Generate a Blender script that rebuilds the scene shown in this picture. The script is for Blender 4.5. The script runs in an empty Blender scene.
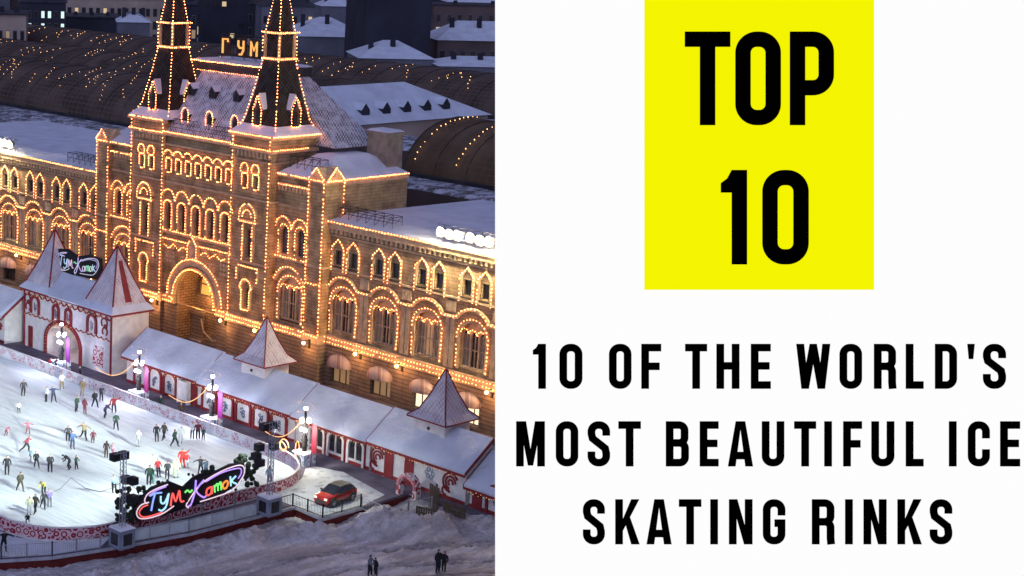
import bpy, bmesh, math, random
from mathutils import Vector, Matrix, noise
from mathutils.geometry import tessellate_polygon
random.seed(7)
PI = math.pi
S = bpy.context.scene
COL = S.collection

# ------------------------------------------------------------------ camera frame
F, CX, CY, H = 1685.8, 150.0, 288.0, 46.0
CR = Vector((0.6244, 0.7808, 0.0222)).normalized()
CF = Vector((-0.7602, 0.6140, -0.2122)).normalized()
CU = CR.cross(CF).normalized()
CR = CF.cross(CU).normalized()
C0 = Vector((0, 0, H))
def ray(x, y): return CF + CR*((x-CX)/F) - CU*((y-CY)/F)
def at(x, y, z=0.0):
    d = ray(x, y); return C0 + d*((z-H)/d.z)
def atY(x, y, Y):
    d = ray(x, y); return C0 + d*(Y/d.y)

# ------------------------------------------------------------------ materials
def newmat(name):
    m = bpy.data.materials.new(name); m.use_nodes = True
    nt = m.node_tree; b = nt.nodes['Principled BSDF']
    return m, nt, b
def mat(name, col, rough=.7, metal=0, var=.25, scale=1.2, bump=0.0, bscale=8, spec=.3, detail=4):
    m, nt, b = newmat(name)
    b.inputs['Roughness'].default_value = rough; b.inputs['Metallic'].default_value = metal
    b.inputs['Specular IOR Level'].default_value = spec
    tc = nt.nodes.new('ShaderNodeTexCoord')
    n = nt.nodes.new('ShaderNodeTexNoise'); n.inputs['Scale'].default_value = scale; n.inputs['Detail'].default_value = detail
    nt.links.new(tc.outputs['Object'], n.inputs['Vector'])
    r = nt.nodes.new('ShaderNodeValToRGB')
    r.color_ramp.elements[0].position = .3; r.color_ramp.elements[1].position = .7
    r.color_ramp.elements[0].color = (*[c*(1-var) for c in col], 1)
    r.color_ramp.elements[1].color = (*[min(1, c*(1+var)) for c in col], 1)
    nt.links.new(n.outputs['Fac'], r.inputs['Fac']); nt.links.new(r.outputs['Color'], b.inputs['Base Color'])
    if bump:
        n2 = nt.nodes.new('ShaderNodeTexNoise'); n2.inputs['Scale'].default_value = bscale; n2.inputs['Detail'].default_value = 5
        nt.links.new(tc.outputs['Object'], n2.inputs['Vector'])
        bp = nt.nodes.new('ShaderNodeBump'); bp.inputs['Strength'].default_value = bump; bp.inputs['Distance'].default_value = .15
        nt.links.new(n2.outputs['Fac'], bp.inputs['Height']); nt.links.new(bp.outputs['Normal'], b.inputs['Normal'])
    return m
def emat(name, col, strength):
    m, nt, b = newmat(name)
    b.inputs['Base Color'].default_value = (*[min(.8, c*.6) for c in col], 1)
    b.inputs['Emission Color'].default_value = (*col, 1); b.inputs['Emission Strength'].default_value = strength
    b.inputs['Roughness'].default_value = .5
    return m
def brickmat(name, c1, c2, mortar, w, h, msize, rough=.85, bump=.5, dirt=.35, plane='xz'):
    m, nt, b = newmat(name); N = nt.nodes.new; L = nt.links.new
    b.inputs['Roughness'].default_value = rough; b.inputs['Specular IOR Level'].default_value = .2
    tc = N('ShaderNodeTexCoord'); sp = N('ShaderNodeSeparateXYZ'); cb = N('ShaderNodeCombineXYZ')
    L(tc.outputs['Object'], sp.inputs[0])
    add = N('ShaderNodeMath'); L(sp.outputs['X'], add.inputs[0]); L(sp.outputs['Y'], add.inputs[1])
    L(add.outputs[0], cb.inputs['X']); L(sp.outputs['Z'], cb.inputs['Y'])
    br = N('ShaderNodeTexBrick'); br.inputs['Scale'].default_value = 1
    br.inputs['Brick Width'].default_value = w; br.inputs['Row Height'].default_value = h
    br.inputs['Mortar Size'].default_value = msize; br.inputs['Color1'].default_value = (*c1, 1)
    br.inputs['Color2'].default_value = (*c2, 1); br.inputs['Mortar'].default_value = (*mortar, 1)
    L(cb.outputs[0], br.inputs['Vector'])
    n = N('ShaderNodeTexNoise'); n.inputs['Scale'].default_value = .7; n.inputs['Detail'].default_value = 6
    L(tc.outputs['Object'], n.inputs['Vector'])
    mr = N('ShaderNodeMapRange'); mr.inputs['From Min'].default_value = .3; mr.inputs['From Max'].default_value = .7
    mr.inputs['To Min'].default_value = 1-dirt; mr.inputs['To Max'].default_value = 1+dirt*.5
    L(n.outputs['Fac'], mr.inputs['Value'])
    mx = N('ShaderNodeMix'); mx.data_type = 'RGBA'; mx.blend_type = 'MULTIPLY'; mx.inputs[0].default_value = 1
    L(br.outputs['Color'], mx.inputs[6]); L(mr.outputs[0], mx.inputs[7]); L(mx.outputs[2], b.inputs['Base Color'])
    bp = N('ShaderNodeBump'); bp.inputs['Strength'].default_value = bump; bp.inputs['Distance'].default_value = .08; bp.invert = True
    L(br.outputs['Fac'], bp.inputs['Height']); L(bp.outputs['Normal'], b.inputs['Normal'])
    return m
def snowmat(name, col=(.8, .82, .86), lat=None, lcol=(.07, .06, .06), scale=1.0, patch=0.0, pcol=(.12, .11, .12), bump=.4, stretch=1):
    """snow; lat = spacing of the diagonal tile lattice that shows through it; patch = bare, worn patches"""
    m, nt, b = newmat(name); N = nt.nodes.new; L = nt.links.new
    b.inputs['Roughness'].default_value = .8; b.inputs['Specular IOR Level'].default_value = .2
    tc = N('ShaderNodeTexCoord')
    n = N('ShaderNodeTexNoise'); n.inputs['Scale'].default_value = .5*scale; n.inputs['Detail'].default_value = 8
    L(tc.outputs['Object'], n.inputs['Vector'])
    r = N('ShaderNodeValToRGB'); r.color_ramp.elements[0].position = .3; r.color_ramp.elements[1].position = .65
    r.color_ramp.elements[0].color = (*[c*.8 for c in col], 1); r.color_ramp.elements[1].color = (*col, 1)
    L(n.outputs['Fac'], r.inputs['Fac']); out = r.outputs['Color']
    if patch:
        n3 = N('ShaderNodeTexNoise'); n3.inputs['Scale'].default_value = .9*scale; n3.inputs['Detail'].default_value = 10; n3.inputs['Roughness'].default_value = .65
        mp3 = N('ShaderNodeMapping'); mp3.inputs['Scale'].default_value = (1, stretch, 1); L(tc.outputs['Object'], mp3.inputs['Vector']); L(mp3.outputs[0], n3.inputs['Vector'])
        r3 = N('ShaderNodeValToRGB'); r3.color_ramp.elements[0].position = patch; r3.color_ramp.elements[1].position = patch+(.12 if stretch == 1 else .3)
        r3.color_ramp.elements[0].color = (1, 1, 1, 1); r3.color_ramp.elements[1].color = (0, 0, 0, 1)
        L(n3.outputs['Fac'], r3.inputs['Fac'])
        mx = N('ShaderNodeMix'); mx.data_type = 'RGBA'; L(r3.outputs['Color'], mx.inputs[0]); L(out, mx.inputs[6])
        mx.inputs[7].default_value = (*pcol, 1); out = mx.outputs[2]
    if lat:
        sp = N('ShaderNodeSeparateXYZ'); L(tc.outputs['Object'], sp.inputs[0])
        hsum = N('ShaderNodeMath'); L(sp.outputs['X'], hsum.inputs[0]); L(sp.outputs['Y'], hsum.inputs[1])
        ms = []
        for sg in ('ADD', 'SUBTRACT'):
            a = N('ShaderNodeMath'); a.operation = sg; L(hsum.outputs[0], a.inputs[0]); L(sp.outputs['Z'], a.inputs[1])
            mu = N('ShaderNodeMath'); mu.operation = 'MULTIPLY'; mu.inputs[1].default_value = 1/lat; L(a.outputs[0], mu.inputs[0])
            fr = N('ShaderNodeMath'); fr.operation = 'FRACT'; L(mu.outputs[0], fr.inputs[0])
            lt = N('ShaderNodeMath'); lt.operation = 'LESS_THAN'; lt.inputs[1].default_value = .27; L(fr.outputs[0], lt.inputs[0]); ms.append(lt)
        mxm = N('ShaderNodeMath'); mxm.operation = 'MAXIMUM'; L(ms[0].outputs[0], mxm.inputs[0]); L(ms[1].outputs[0], mxm.inputs[1])
        n2 = N('ShaderNodeTexNoise'); n2.inputs['Scale'].default_value = 1.3; L(tc.outputs['Object'], n2.inputs['Vector'])
        mr = N('ShaderNodeMapRange'); mr.inputs['From Min'].default_value = .35; mr.inputs['From Max'].default_value = .6
        L(n2.outputs['Fac'], mr.inputs['Value'])
        mu2 = N('ShaderNodeMath'); mu2.operation = 'MULTIPLY'; L(mxm.outputs[0], mu2.inputs[0]); L(mr.outputs[0], mu2.inputs[1])
        mx = N('ShaderNodeMix'); mx.data_type = 'RGBA'; L(mu2.outputs[0], mx.inputs[0]); L(out, mx.inputs[6])
        mx.inputs[7].default_value = (*lcol, 1); out = mx.outputs[2]
    L(out, b.inputs['Base Color'])
    n2 = N('ShaderNodeTexNoise'); n2.inputs['Scale'].default_value = 2.5*scale; n2.inputs['Detail'].default_value = 8
    L(tc.outputs['Object'], n2.inputs['Vector'])
    bp = N('ShaderNodeBump'); bp.inputs['Strength'].default_value = bump; bp.inputs['Distance'].default_value = .3
    L(n2.outputs['Fac'], bp.inputs['Height']); L(bp.outputs['Normal'], b.inputs['Normal'])
    return m
def curlmat(name, base, line, scale=1.6, w=.09, line2=None):
    """printed curls: rings around voronoi cells"""
    m, nt, b = newmat(name); N = nt.nodes.new; L = nt.links.new
    b.inputs['Roughness'].default_value = .5
    tc = N('ShaderNodeTexCoord'); v = N('ShaderNodeTexVoronoi'); v.inputs['Scale'].default_value = scale
    L(tc.outputs['Object'], v.inputs['Vector'])
    mu = N('ShaderNodeMath'); mu.operation = 'PINGPONG'; mu.inputs[1].default_value = .2; L(v.outputs['Distance'], mu.inputs[0])
    r = N('ShaderNodeValToRGB'); e = r.color_ramp.elements
    e[0].position = w-.02; e[0].color = (*line, 1); e[1].position = w+.02; e[1].color = (*base, 1)
    L(mu.outputs[0], r.inputs['Fac'])
    out = r.outputs['Color']
    if line2:
        n = N('ShaderNodeTexNoise'); n.inputs['Scale'].default_value = scale*.7; L(tc.outputs['Object'], n.inputs['Vector'])
        r2 = N('ShaderNodeValToRGB'); r2.color_ramp.elements[0].position = .5; r2.color_ramp.elements[1].position = .56
        L(n.outputs['Fac'], r2.inputs['Fac'])
        mx = N('ShaderNodeMix'); mx.data_type = 'RGBA'; L(r2.outputs['Color'], mx.inputs[0]); L(out, mx.inputs[6]); mx.inputs[7].default_value = (*line2, 1)
        out = mx.outputs[2]
    L(out, b.inputs['Base Color'])
    return m
def gridmat(name, glass, bar, sx, sz, w=.07):
    m, nt, b = newmat(name); N = nt.nodes.new; L = nt.links.new
    b.inputs['Roughness'].default_value = .8; b.inputs['Specular IOR Level'].default_value = .1
    tc = N('ShaderNodeTexCoord'); br = N('ShaderNodeTexBrick'); br.offset = 0; br.inputs['Scale'].default_value = 1
    br.inputs['Brick Width'].default_value = sx; br.inputs['Row Height'].default_value = sz; br.inputs['Mortar Size'].default_value = w
    br.inputs['Mortar Smooth'].default_value = 0
    L(tc.outputs['UV'], br.inputs['Vector'])
    n = N('ShaderNodeTexNoise'); n.inputs['Scale'].default_value = .25; n.inputs['Detail'].default_value = 7
    L(tc.outputs['Object'], n.inputs['Vector'])
    r = N('ShaderNodeValToRGB'); r.color_ramp.elements[0].position = .35; r.color_ramp.elements[1].position = .75
    r.color_ramp.elements[0].color = (*[c*.75 for c in glass], 1); r.color_ramp.elements[1].color = (*[min(.5, c*1.7+.006) for c in glass], 1)
    L(n.outputs['Fac'], r.inputs['Fac']); L(r.outputs['Color'], br.inputs['Color1']); L(r.outputs['Color'], br.inputs['Color2'])
    br.inputs['Mortar'].default_value = (*bar, 1)
    L(br.outputs['Color'], b.inputs['Base Color'])
    return m
def propmat(name, prop, rough=.8):
    m, nt, b = newmat(name); a = nt.nodes.new('ShaderNodeAttribute'); a.attribute_type = 'OBJECT'; a.attribute_name = prop
    nt.links.new(a.outputs['Color'], b.inputs['Base Color']); b.inputs['Roughness'].default_value = rough
    return m

M = {}
M['stone'] = brickmat('stone_blocks', (.44, .315, .17), (.36, .255, .135), (.24, .17, .10), 1.3, .34, .025, dirt=.5)
M['rustic'] = brickmat('rusticated_stone', (.31, .225, .15), (.28, .205, .14), (.15, .105, .07), 4.0, .40, .045, bump=.8, dirt=.35)
M['trim'] = mat('carved_stone', (.48, .36, .22), .8, var=.2, scale=2, bump=.3, bscale=5)
M['glass'] = mat('dark_glass', (.03, .028, .03), .15, var=.5, scale=.9, spec=.6)
M['glass_blue'] = mat('dusk_glass', (.10, .115, .13), .2, var=.5, scale=1.1, spec=.6)
M['frame'] = mat('window_frame_paint', (.10, .07, .045), .6)
M['lit'] = emat('lit_window', (1, .72, .38), .55)
M['lit_dim'] = emat('dim_lit_window', (1, .66, .32), .17)
M['lit_shop'] = emat('lit_shop_window', (1, .82, .55), 1.3)
M['bulb'] = emat('warm_bulb', (1, .27, .07), 31)
M['bulb_dim'] = emat('small_warm_bulb', (1, .52, .20), 1.6)
M['bulb_roof'] = emat('roof_bulb', (1, .50, .18), 5.0)
M['lampglow'] = emat('wall_lamp_glow', (1, .5, .14), 30)
M['flood'] = emat('floodlight_glass', (1, .76, .34), 14)
M['snow'] = snowmat('snow')
M['snow_roof'] = snowmat('roof_snow', (.70, .74, .82), scale=.8)
M['snow_lat'] = snowmat('snowy_lattice_tiles', (.62, .62, .68), lat=.42, bump=.2)
M['snow_lat_warm'] = snowmat('snowy_pavilion_tiles', (.66, .61, .64), lat=.42, lcol=(.40, .30, .32), bump=.2)
M['spire'] = snowmat('dark_spire_tiles', (.022, .02, .016), lat=.5, lcol=(.045, .045, .05), bump=.2)
M['snow_worn'] = snowmat('worn_snow', (.60, .62, .70), patch=.46, pcol=(.13, .12, .13))
M['darkroof'] = mat('dark_roof_metal', (.035, .035, .045), .7, var=.5, scale=.3)
M['iron'] = mat('dark_iron', (.03, .028, .03), .6, .3)
M['steel'] = mat('galvanised_steel', (.35, .36, .38), .45, .6)
M['awning'] = brickmat('striped_awning', (.42, .34, .31), (.25, .14, .13), (.34, .24, .22), .22, 9.0, .01, bump=.1, dirt=.2)
M['awning_plain'] = mat('awning_cloth', (.50, .36, .33), .8, var=.15)
M['white'] = mat('white_painted_wall', (.70, .66, .64), .8, var=.12, scale=1.5)
M['red'] = mat('dark_red_paint', (.23, .025, .03), .6, var=.2)
M['pink'] = mat('pink_snow_dusting', (.55, .42, .45), .8)
M['floor'] = mat('trampled_walkway', (.13, .11, .145), .75, var=.35, scale=.6, bump=.3, bscale=3, detail=8)
M['ice'] = None
M['curl_far'] = curlmat('printed_barrier_far', (.75, .66, .70), (.50, .10, .18), 1.9, .05, (.80, .80, .82))
M['curl_near'] = curlmat('printed_barrier_near', (.74, .50, .50), (.30, .006, .015), 1.9, .095)
M['curl_box'] = curlmat('printed_box', (.70, .74, .82), (.18, .26, .42), 1.6, .05)
M['curl_wall'] = curlmat('painted_red_scrolls', (.66, .60, .58), (.38, .04, .05), 1.5, .10)
M['panel'] = curlmat('printed_figure_panel', (.72, .73, .76), (.30, .36, .46), 1.25, .05)
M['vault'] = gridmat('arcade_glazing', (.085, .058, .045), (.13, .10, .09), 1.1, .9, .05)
M['vault_lit'] = gridmat('arcade_glazing_lit', (.14, .095, .055), (.17, .13, .09), 1.1, .9, .05)  # lighter, warmer copy of the glazing; its lit look is put into the colour
M['jacket'] = propmat('jacket_cloth', 'jacket'); M['trousers'] = propmat('trouser_cloth', 'trousers'); M['hair'] = propmat('hat_or_hair', 'hat')
M['skin'] = mat('skin', (.50, .30, .22), .6, var=.05)
M['boot'] = mat('skate_boot', (.05, .05, .05), .5)
M['bwall'] = mat('beige_plaster', (.42, .32, .26), .85, var=.3, scale=.1)
M['bwall2'] = mat('grey_plaster', (.14, .14, .17), .85, var=.3, scale=.1)
M['bwall3'] = mat('brown_plaster', (.12, .085, .08), .85, var=.3, scale=.1)
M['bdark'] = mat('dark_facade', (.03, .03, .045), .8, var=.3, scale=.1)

def ice():
    m, nt, b = newmat('skated_ice'); N = nt.nodes.new; L = nt.links.new
    tc = N('ShaderNodeTexCoord'); out = None
    mp = N('ShaderNodeMapping'); mp.inputs['Scale'].default_value = (.12, .9, 1); mp.inputs['Rotation'].default_value = (0, 0, .5)
    L(tc.outputs['Object'], mp.inputs['Vector'])
    n = N('ShaderNodeTexNoise'); n.inputs['Scale'].default_value = 1.1; n.inputs['Detail'].default_value = 10; n.inputs['Roughness'].default_value = .6; n.inputs['Distortion'].default_value = 1.5
    L(mp.outputs[0], n.inputs['Vector'])
    r = N('ShaderNodeValToRGB'); r.color_ramp.elements[0].position = .32; r.color_ramp.elements[1].position = .62
    r.color_ramp.elements[0].color = (.60, .67, .69, 1); r.color_ramp.elements[1].color = (.80, .84, .83, 1)
    L(n.outputs['Fac'], r.inputs['Fac'])
    mus = None
    for rot, sc2 in ((.3, 1.0), (1.2, .8), (-.6, 1.3)):
        m2 = N('ShaderNodeMapping'); m2.inputs['Scale'].default_value = (.10*sc2, 2.4*sc2, 1); m2.inputs['Rotation'].default_value = (0, 0, rot); L(tc.outputs['Object'], m2.inputs['Vector'])
        n2 = N('ShaderNodeTexNoise'); n2.inputs['Scale'].default_value = 1.6; n2.inputs['Detail'].default_value = 4; n2.inputs['Distortion'].default_value = 2.2; L(m2.outputs[0], n2.inputs['Vector'])
        q = N('ShaderNodeMapRange'); q.inputs['From Min'].default_value = .56; q.inputs['From Max'].default_value = .66; q.inputs['To Min'].default_value = 1; q.inputs['To Max'].default_value = .86; L(n2.outputs['Fac'], q.inputs['Value'])
        if mus is None: mus = q
        else:
            mm = N('ShaderNodeMath'); mm.operation = 'MULTIPLY'; L(mus.outputs[0], mm.inputs[0]); L(q.outputs[0], mm.inputs[1]); mus = mm
    mx = N('ShaderNodeMix'); mx.data_type = 'RGBA'; mx.blend_type = 'MULTIPLY'; mx.inputs[0].default_value = 1; L(r.outputs['Color'], mx.inputs[6]); L(mus.outputs[0], mx.inputs[7]); L(mx.outputs[2], b.inputs['Base Color'])
    b.inputs['Roughness'].default_value = .65; b.inputs['Specular IOR Level'].default_value = .12
    return m
M['ice'] = ice()

# ------------------------------------------------------------------ mesh builder
class MB:
    def __init__(s): s.v = []; s.f = []; s.m = []; s.uv = None
    def add(s, vs, fs, mi=0):
        o = len(s.v); s.v += [tuple(p) for p in vs]; s.f += [tuple(o+i for i in f) for f in fs]; s.m += [mi]*len(fs); return s
    def box(s, x0, x1, y0, y1, z0, z1, mi=0):
        return s.add([(x0,y0,z0),(x1,y0,z0),(x1,y1,z0),(x0,y1,z0),(x0,y0,z1),(x1,y0,z1),(x1,y1,z1),(x0,y1,z1)],
              [(0,3,2,1),(4,5,6,7),(0,1,5,4),(1,2,6,5),(2,3,7,6),(3,0,4,7)], mi)
    def frus(s, x0,x1,y0,y1,z0, a0,a1,b0,b1,z1, mi=0):
        return s.add([(x0,y0,z0),(x1,y0,z0),(x1,y1,z0),(x0,y1,z0),(a0,b0,z1),(a1,b0,z1),(a1,b1,z1),(a0,b1,z1)],
              [(0,3,2,1),(4,5,6,7),(0,1,5,4),(1,2,6,5),(2,3,7,6),(3,0,4,7)], mi)
    def quad(s, a, b, c, d, mi=0): return s.add([a,b,c,d], [(0,1,2,3)], mi)
    def prism(s, loop, axis, t0, t1, mi=0):
        """loop of 2D points; axis 'y': points are (x,z) extruded y t0..t1 ; 'z': (x,y); 'x': (y,z)"""
        def P(p, t): return (p[0], t, p[1]) if axis=='y' else ((p[0], p[1], t) if axis=='z' else (t, p[0], p[1]))
        n = len(loop); tri = tessellate_polygon([[Vector((p[0], p[1], 0)) for p in loop]])
        vs = [P(p, t0) for p in loop]+[P(p, t1) for p in loop]
        fs = [tuple(t) for t in tri]+[tuple(i+n for i in reversed(t)) for t in tri]+[(i, (i+1)%n, (i+1)%n+n, i+n) for i in range(n)]
        return s.add(vs, fs, mi)
    def tube(s, pts, r, n=6, mi=0, closed=False, r2=None):
        pts = [Vector(p) for p in pts]; N = len(pts); rings = []
        for i, p in enumerate(pts):
            if closed: d = pts[(i+1)%N]-pts[i-1]
            else: d = pts[min(i+1, N-1)]-pts[max(i-1, 0)]
            d.normalize(); a = Vector((0,0,1)) if abs(d.z) < .9 else Vector((1,0,0))
            u = d.cross(a).normalized(); w = u.cross(d)
            rr = r if r2 is None else r+(r2-r)*i/max(1, N-1)
            rings.append([p+u*rr*math.cos(2*PI*k/n)+w*rr*math.sin(2*PI*k/n) for k in range(n)])
        vs = [q for R_ in rings for q in R_]; fs = []
        for i in range(N if closed else N-1):
            j = (i+1)%N
            fs += [(i*n+k, i*n+(k+1)%n, j*n+(k+1)%n, j*n+k) for k in range(n)]
        if not closed: fs += [tuple(range(n)), tuple((N-1)*n+k for k in reversed(range(n)))]
        return s.add(vs, fs, mi)
    def ball(s, c, r, mi=0, n=8, m=5, sz=1):
        vs = [(c[0], c[1], c[2]-r*sz)]; fs = []
        for j in range(1, m):
            a = -PI/2+PI*j/m
            vs += [(c[0]+r*math.cos(a)*math.cos(2*PI*k/n), c[1]+r*math.cos(a)*math.sin(2*PI*k/n), c[2]+r*sz*math.sin(a)) for k in range(n)]
        vs.append((c[0], c[1], c[2]+r*sz)); t = len(vs)-1
        for k in range(n):
            fs.append((0, 1+(k+1)%n, 1+k)); fs.append((t, t-n+k, t-n+(k+1)%n))
            for j in range(m-2): fs.append((1+j*n+k, 1+j*n+(k+1)%n, 1+(j+1)*n+(k+1)%n, 1+(j+1)*n+k))
        return s.add(vs, fs, mi)
    def bulbs(s, path, step=.36, r=.072, closed=False):
        r *= .72; step *= 1.08
        pts = [Vector(p) for p in path]
        if closed: pts.append(pts[0])
        L = 0; nxt = step/2
        for a, b in zip(pts, pts[1:]):
            d = (b-a).length
            while nxt <= L+d and d > 0:
                p = a+(b-a)*((nxt-L)/d)
                rr = r*random.uniform(.7, 1.25)
                if random.random() < .035: nxt += step; continue
                p = p+Vector((random.uniform(-1, 1), random.uniform(-.4, .4), random.uniform(-1, 1)))*step*.09
                s.add([(p.x+rr,p.y,p.z),(p.x-rr,p.y,p.z),(p.x,p.y+rr,p.z),(p.x,p.y-rr,p.z),(p.x,p.y,p.z+rr),(p.x,p.y,p.z-rr)],
                      [(0,2,4),(2,1,4),(1,3,4),(3,0,4),(2,0,5),(1,2,5),(3,1,5),(0,3,5)])
                nxt += step
            L += d
        return s
    def ribbon(s, path, w, y0, y1, closed=False, mi=0):
        """moulding following a path of (x,z), width w, from y0 (front) to y1 (back)"""
        P = [Vector((p[0], p[1])) for p in path]; N = len(P); A = []; B = []
        for i in range(N):
            if closed: t = P[(i+1)%N]-P[i-1]
            else: t = P[min(i+1, N-1)]-P[max(i-1, 0)]
            t.normalize(); nrm = Vector((-t.y, t.x)); A.append(P[i]+nrm*w/2); B.append(P[i]-nrm*w/2)
        vs = []
        for i in range(N): vs += [(A[i].x,y0,A[i].y),(B[i].x,y0,B[i].y),(B[i].x,y1,B[i].y),(A[i].x,y1,A[i].y)]
        fs = []
        for i in range(N if closed else N-1):
            j = (i+1)%N; a = i*4; b = j*4
            fs += [(a,b,b+1,a+1),(a+1,b+1,b+2,a+2),(a+3,b+3,b,a)]
        if not closed: fs += [(0,1,2,3),((N-1)*4+3,(N-1)*4+2,(N-1)*4+1,(N-1)*4)]
        return s.add(vs, fs, mi)
    def mesh(s, name, mats, smooth=False):
        me = bpy.data.meshes.new(name); me.from_pydata(s.v, [], s.f)
        for m in (mats if isinstance(mats, (list, tuple)) else [mats]): me.materials.append(m)
        if any(s.m): me.polygons.foreach_set('material_index', s.m)
        me.validate()
        bm = bmesh.new(); bm.from_mesh(me); bmesh.ops.recalc_face_normals(bm, faces=bm.faces); bm.to_mesh(me); bm.free()
        if smooth: me.polygons.foreach_set('use_smooth', [True]*len(me.polygons))
        me.update(); return me
    def build(s, name, mats, parent=None, loc=(0,0,0), rz=0, smooth=False):
        return link(name, s.mesh(name, mats, smooth), parent, loc, rz)
def link(name, me, parent=None, loc=(0,0,0), rz=0):
    o = bpy.data.objects.new(name, me); COL.objects.link(o); o.location = loc; o.rotation_euler.z = rz
    if parent: o.parent = parent
    return o
def tag(o, label=None, cat=None, group=None, kind=None):
    if label: o['label'] = label
    if cat: o['category'] = cat
    if group: o['group'] = group
    if kind: o['kind'] = kind
    return o
def empty(name, loc=(0,0,0), rz=0):
    o = bpy.data.objects.new(name, None); COL.objects.link(o); o.location = loc; o.rotation_euler.z = rz; o.empty_display_size = .5; return o
def copy_tree(o, parent=None):
    c = o.copy(); COL.objects.link(c); c.parent = parent
    for ch in [x for x in bpy.data.objects if x.parent == o]: copy_tree(ch, c)
    return c

def arc(cx, cz, r, a0=PI, a1=0, n=14, sz=1):
    return [(cx+r*math.cos(a0+(a1-a0)*i/n), cz+r*sz*math.sin(a0+(a1-a0)*i/n)) for i in range(n+1)]
def archloop(cx, z0, zs, w, n=12, sz=1):
    return [(cx-w, z0)]+arc(cx, zs, w, PI, 0, n, sz)+[(cx+w, z0)]
def gableloop(cx, z0, zs, za, w): return [(cx-w, z0), (cx-w, zs), (cx, za), (cx+w, zs), (cx+w, z0)]
def rect(cx, z0, z1, w): return [(cx-w, z0), (cx-w, z1), (cx+w, z1), (cx+w, z0)]
def y3(path, y): return [(p[0], y, p[1]) for p in path]
def wall_holes(mb, x0, x1, z0, z1, holes, y, depth=.45, mi=0):
    """front skin with real openings and reveals"""
    loops = [[Vector((x0,z0,0)), Vector((x1,z0,0)), Vector((x1,z1,0)), Vector((x0,z1,0))]]+[[Vector((p[0], p[1], 0)) for p in h] for h in holes]
    tri = tessellate_polygon(loops); flat = [p for l in loops for p in l]
    mb.add([(p.x, y, p.y) for p in flat], [tuple(t) for t in tri], mi)
    for h in holes:
        n = len(h); mb.add([(p[0], y, p[1]) for p in h]+[(p[0], y+depth, p[1]) for p in h], [(i, (i+1)%n, (i+1)%n+n, i+n) for i in range(n)], mi)
def pane(mb, loop, y, mi=0):
    tri = tessellate_polygon([[Vector((p[0], p[1], 0)) for p in loop]]); mb.add([(p[0], y, p[1]) for p in loop], [tuple(t) for t in tri], mi)

# ================================================================== GROUND
def ground_h(x, y):
    h = -.8
    t = max(0, min(1, (y-99)/4)); t = t*t*(3-2*t)
    h = -.8+.8*t
    if x < -97: h = -.8 if y < 60 else h-.3*(0 if y > 112 else 1)
    # snow banks in front of the platform
    def g(cx, cy, sx, sy, a, hh):
        dx, dy = x-cx, y-cy; c, s_ = math.cos(a), math.sin(a); u, v = dx*c+dy*s_, -dx*s_+dy*c
        return hh*math.exp(-(u/sx)**2-(v/sy)**2)
    nz = noise.fractal(Vector((x*.5, y*.5, 0)), .7, 2, 6)
    nf = noise.fractal(Vector((x*2.2, y*2.2, 3)), .6, 2, 4)
    if x > -110 and y < 104:
        bx = -91.2+.05*(y-75) if y < 86 else -90.6+(y-86)*.50
        d = x-bx
        if y > 55: h += (.75+.6*nz+.16*nf)*math.exp(-(d/1.1)**2)*(1 if y < 97 else math.exp(-((y-97)/3)**2))
        h += g(-87.6, 95.4, 1.9, 1.7, .6, 1.7)*(1+.3*nz)
        h += g(-84.2, 97.8, 1.4, 2.6, .5, .9)*(1+.5*nz)
        h += g(-97.5, 62.5, 2.0, 2.0, .5, 1.0)
        h += .12*nz+.09*nf+.10*max(0, nf)*math.exp(-((d-3)/3)**2)
        # tyre ruts
        for k, off in enumerate((4.6, 5.4, 8.2, 9.0)):
            e = x-(bx+off+.8*math.sin(y*.05+k*.1)); h -= .26*math.exp(-(e/.25)**2); h += (.16+.1*nf)*math.exp(-((e-.45)/.28)**2)
    return h
def slush(x, y):
    if x < -95 or x > -66 or y > 104: return 0
    bx = -91.2+.05*(y-75) if y < 86 else -90.6+(y-86)*.50
    nz = noise.fractal(Vector((x*.8, y*.25, 5)), .7, 2, 5); v = 0
    for k, off in enumerate((4.6, 5.4, 8.2, 9.0, 11.2, 12.1)):
        e = x-(bx+off+.8*math.sin(y*.05+k*.1)); v = max(v, math.exp(-(e/.24)**2)*(.75+.5*nz))
    e = x-(bx+7.0+1.2*math.sin(y*.07)); v = max(v, (.85+.8*nz)*math.exp(-(e/.9)**2)*max(0, min(1, (84-y)/8)))
    return max(0, min(1, v))
def axis(lo, hi, step, far):
    a = [lo+i*step for i in range(int((hi-lo)/step)+1)]
    left = []; x = lo; s_ = step
    while x > far[0]: s_ *= 1.5; x -= s_; left.append(x)
    right = []; x = a[-1]; s_ = step
    while x < far[1]: s_ *= 1.5; x += s_; right.append(x)
    return left[::-1]+a+right
xs = axis(-104, -66, .22, (-4000, 4000)); ys = axis(56, 104, .22, (-3000, 5000))
g = MB(); nx = len(xs)
g.v = [(x, y, ground_h(x, y)) for y in ys for x in xs]
g.f = [(j*nx+i, j*nx+i+1, (j+1)*nx+i+1, (j+1)*nx+i) for j in range(len(ys)-1) for i in range(nx-1)]
g.m = [0]*len(g.f)
M['snow_ground'] = snowmat('ploughed_snow', (.90, .84, .83), patch=.42, pcol=(.42, .37, .36), scale=1.1, bump=1.0, stretch=.18)
go_ = tag(g.build('ground', M['snow_ground'], smooth=True), kind='structure')
at_ = go_.data.attributes.new('slush', 'FLOAT', 'POINT'); at_.data.foreach_set('value', [slush(v[0], v[1]) for v in g.v])
_nt = M['snow_ground'].node_tree; _b = _nt.nodes['Principled BSDF']; _src = _b.inputs['Base Color'].links[0].from_socket
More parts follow.
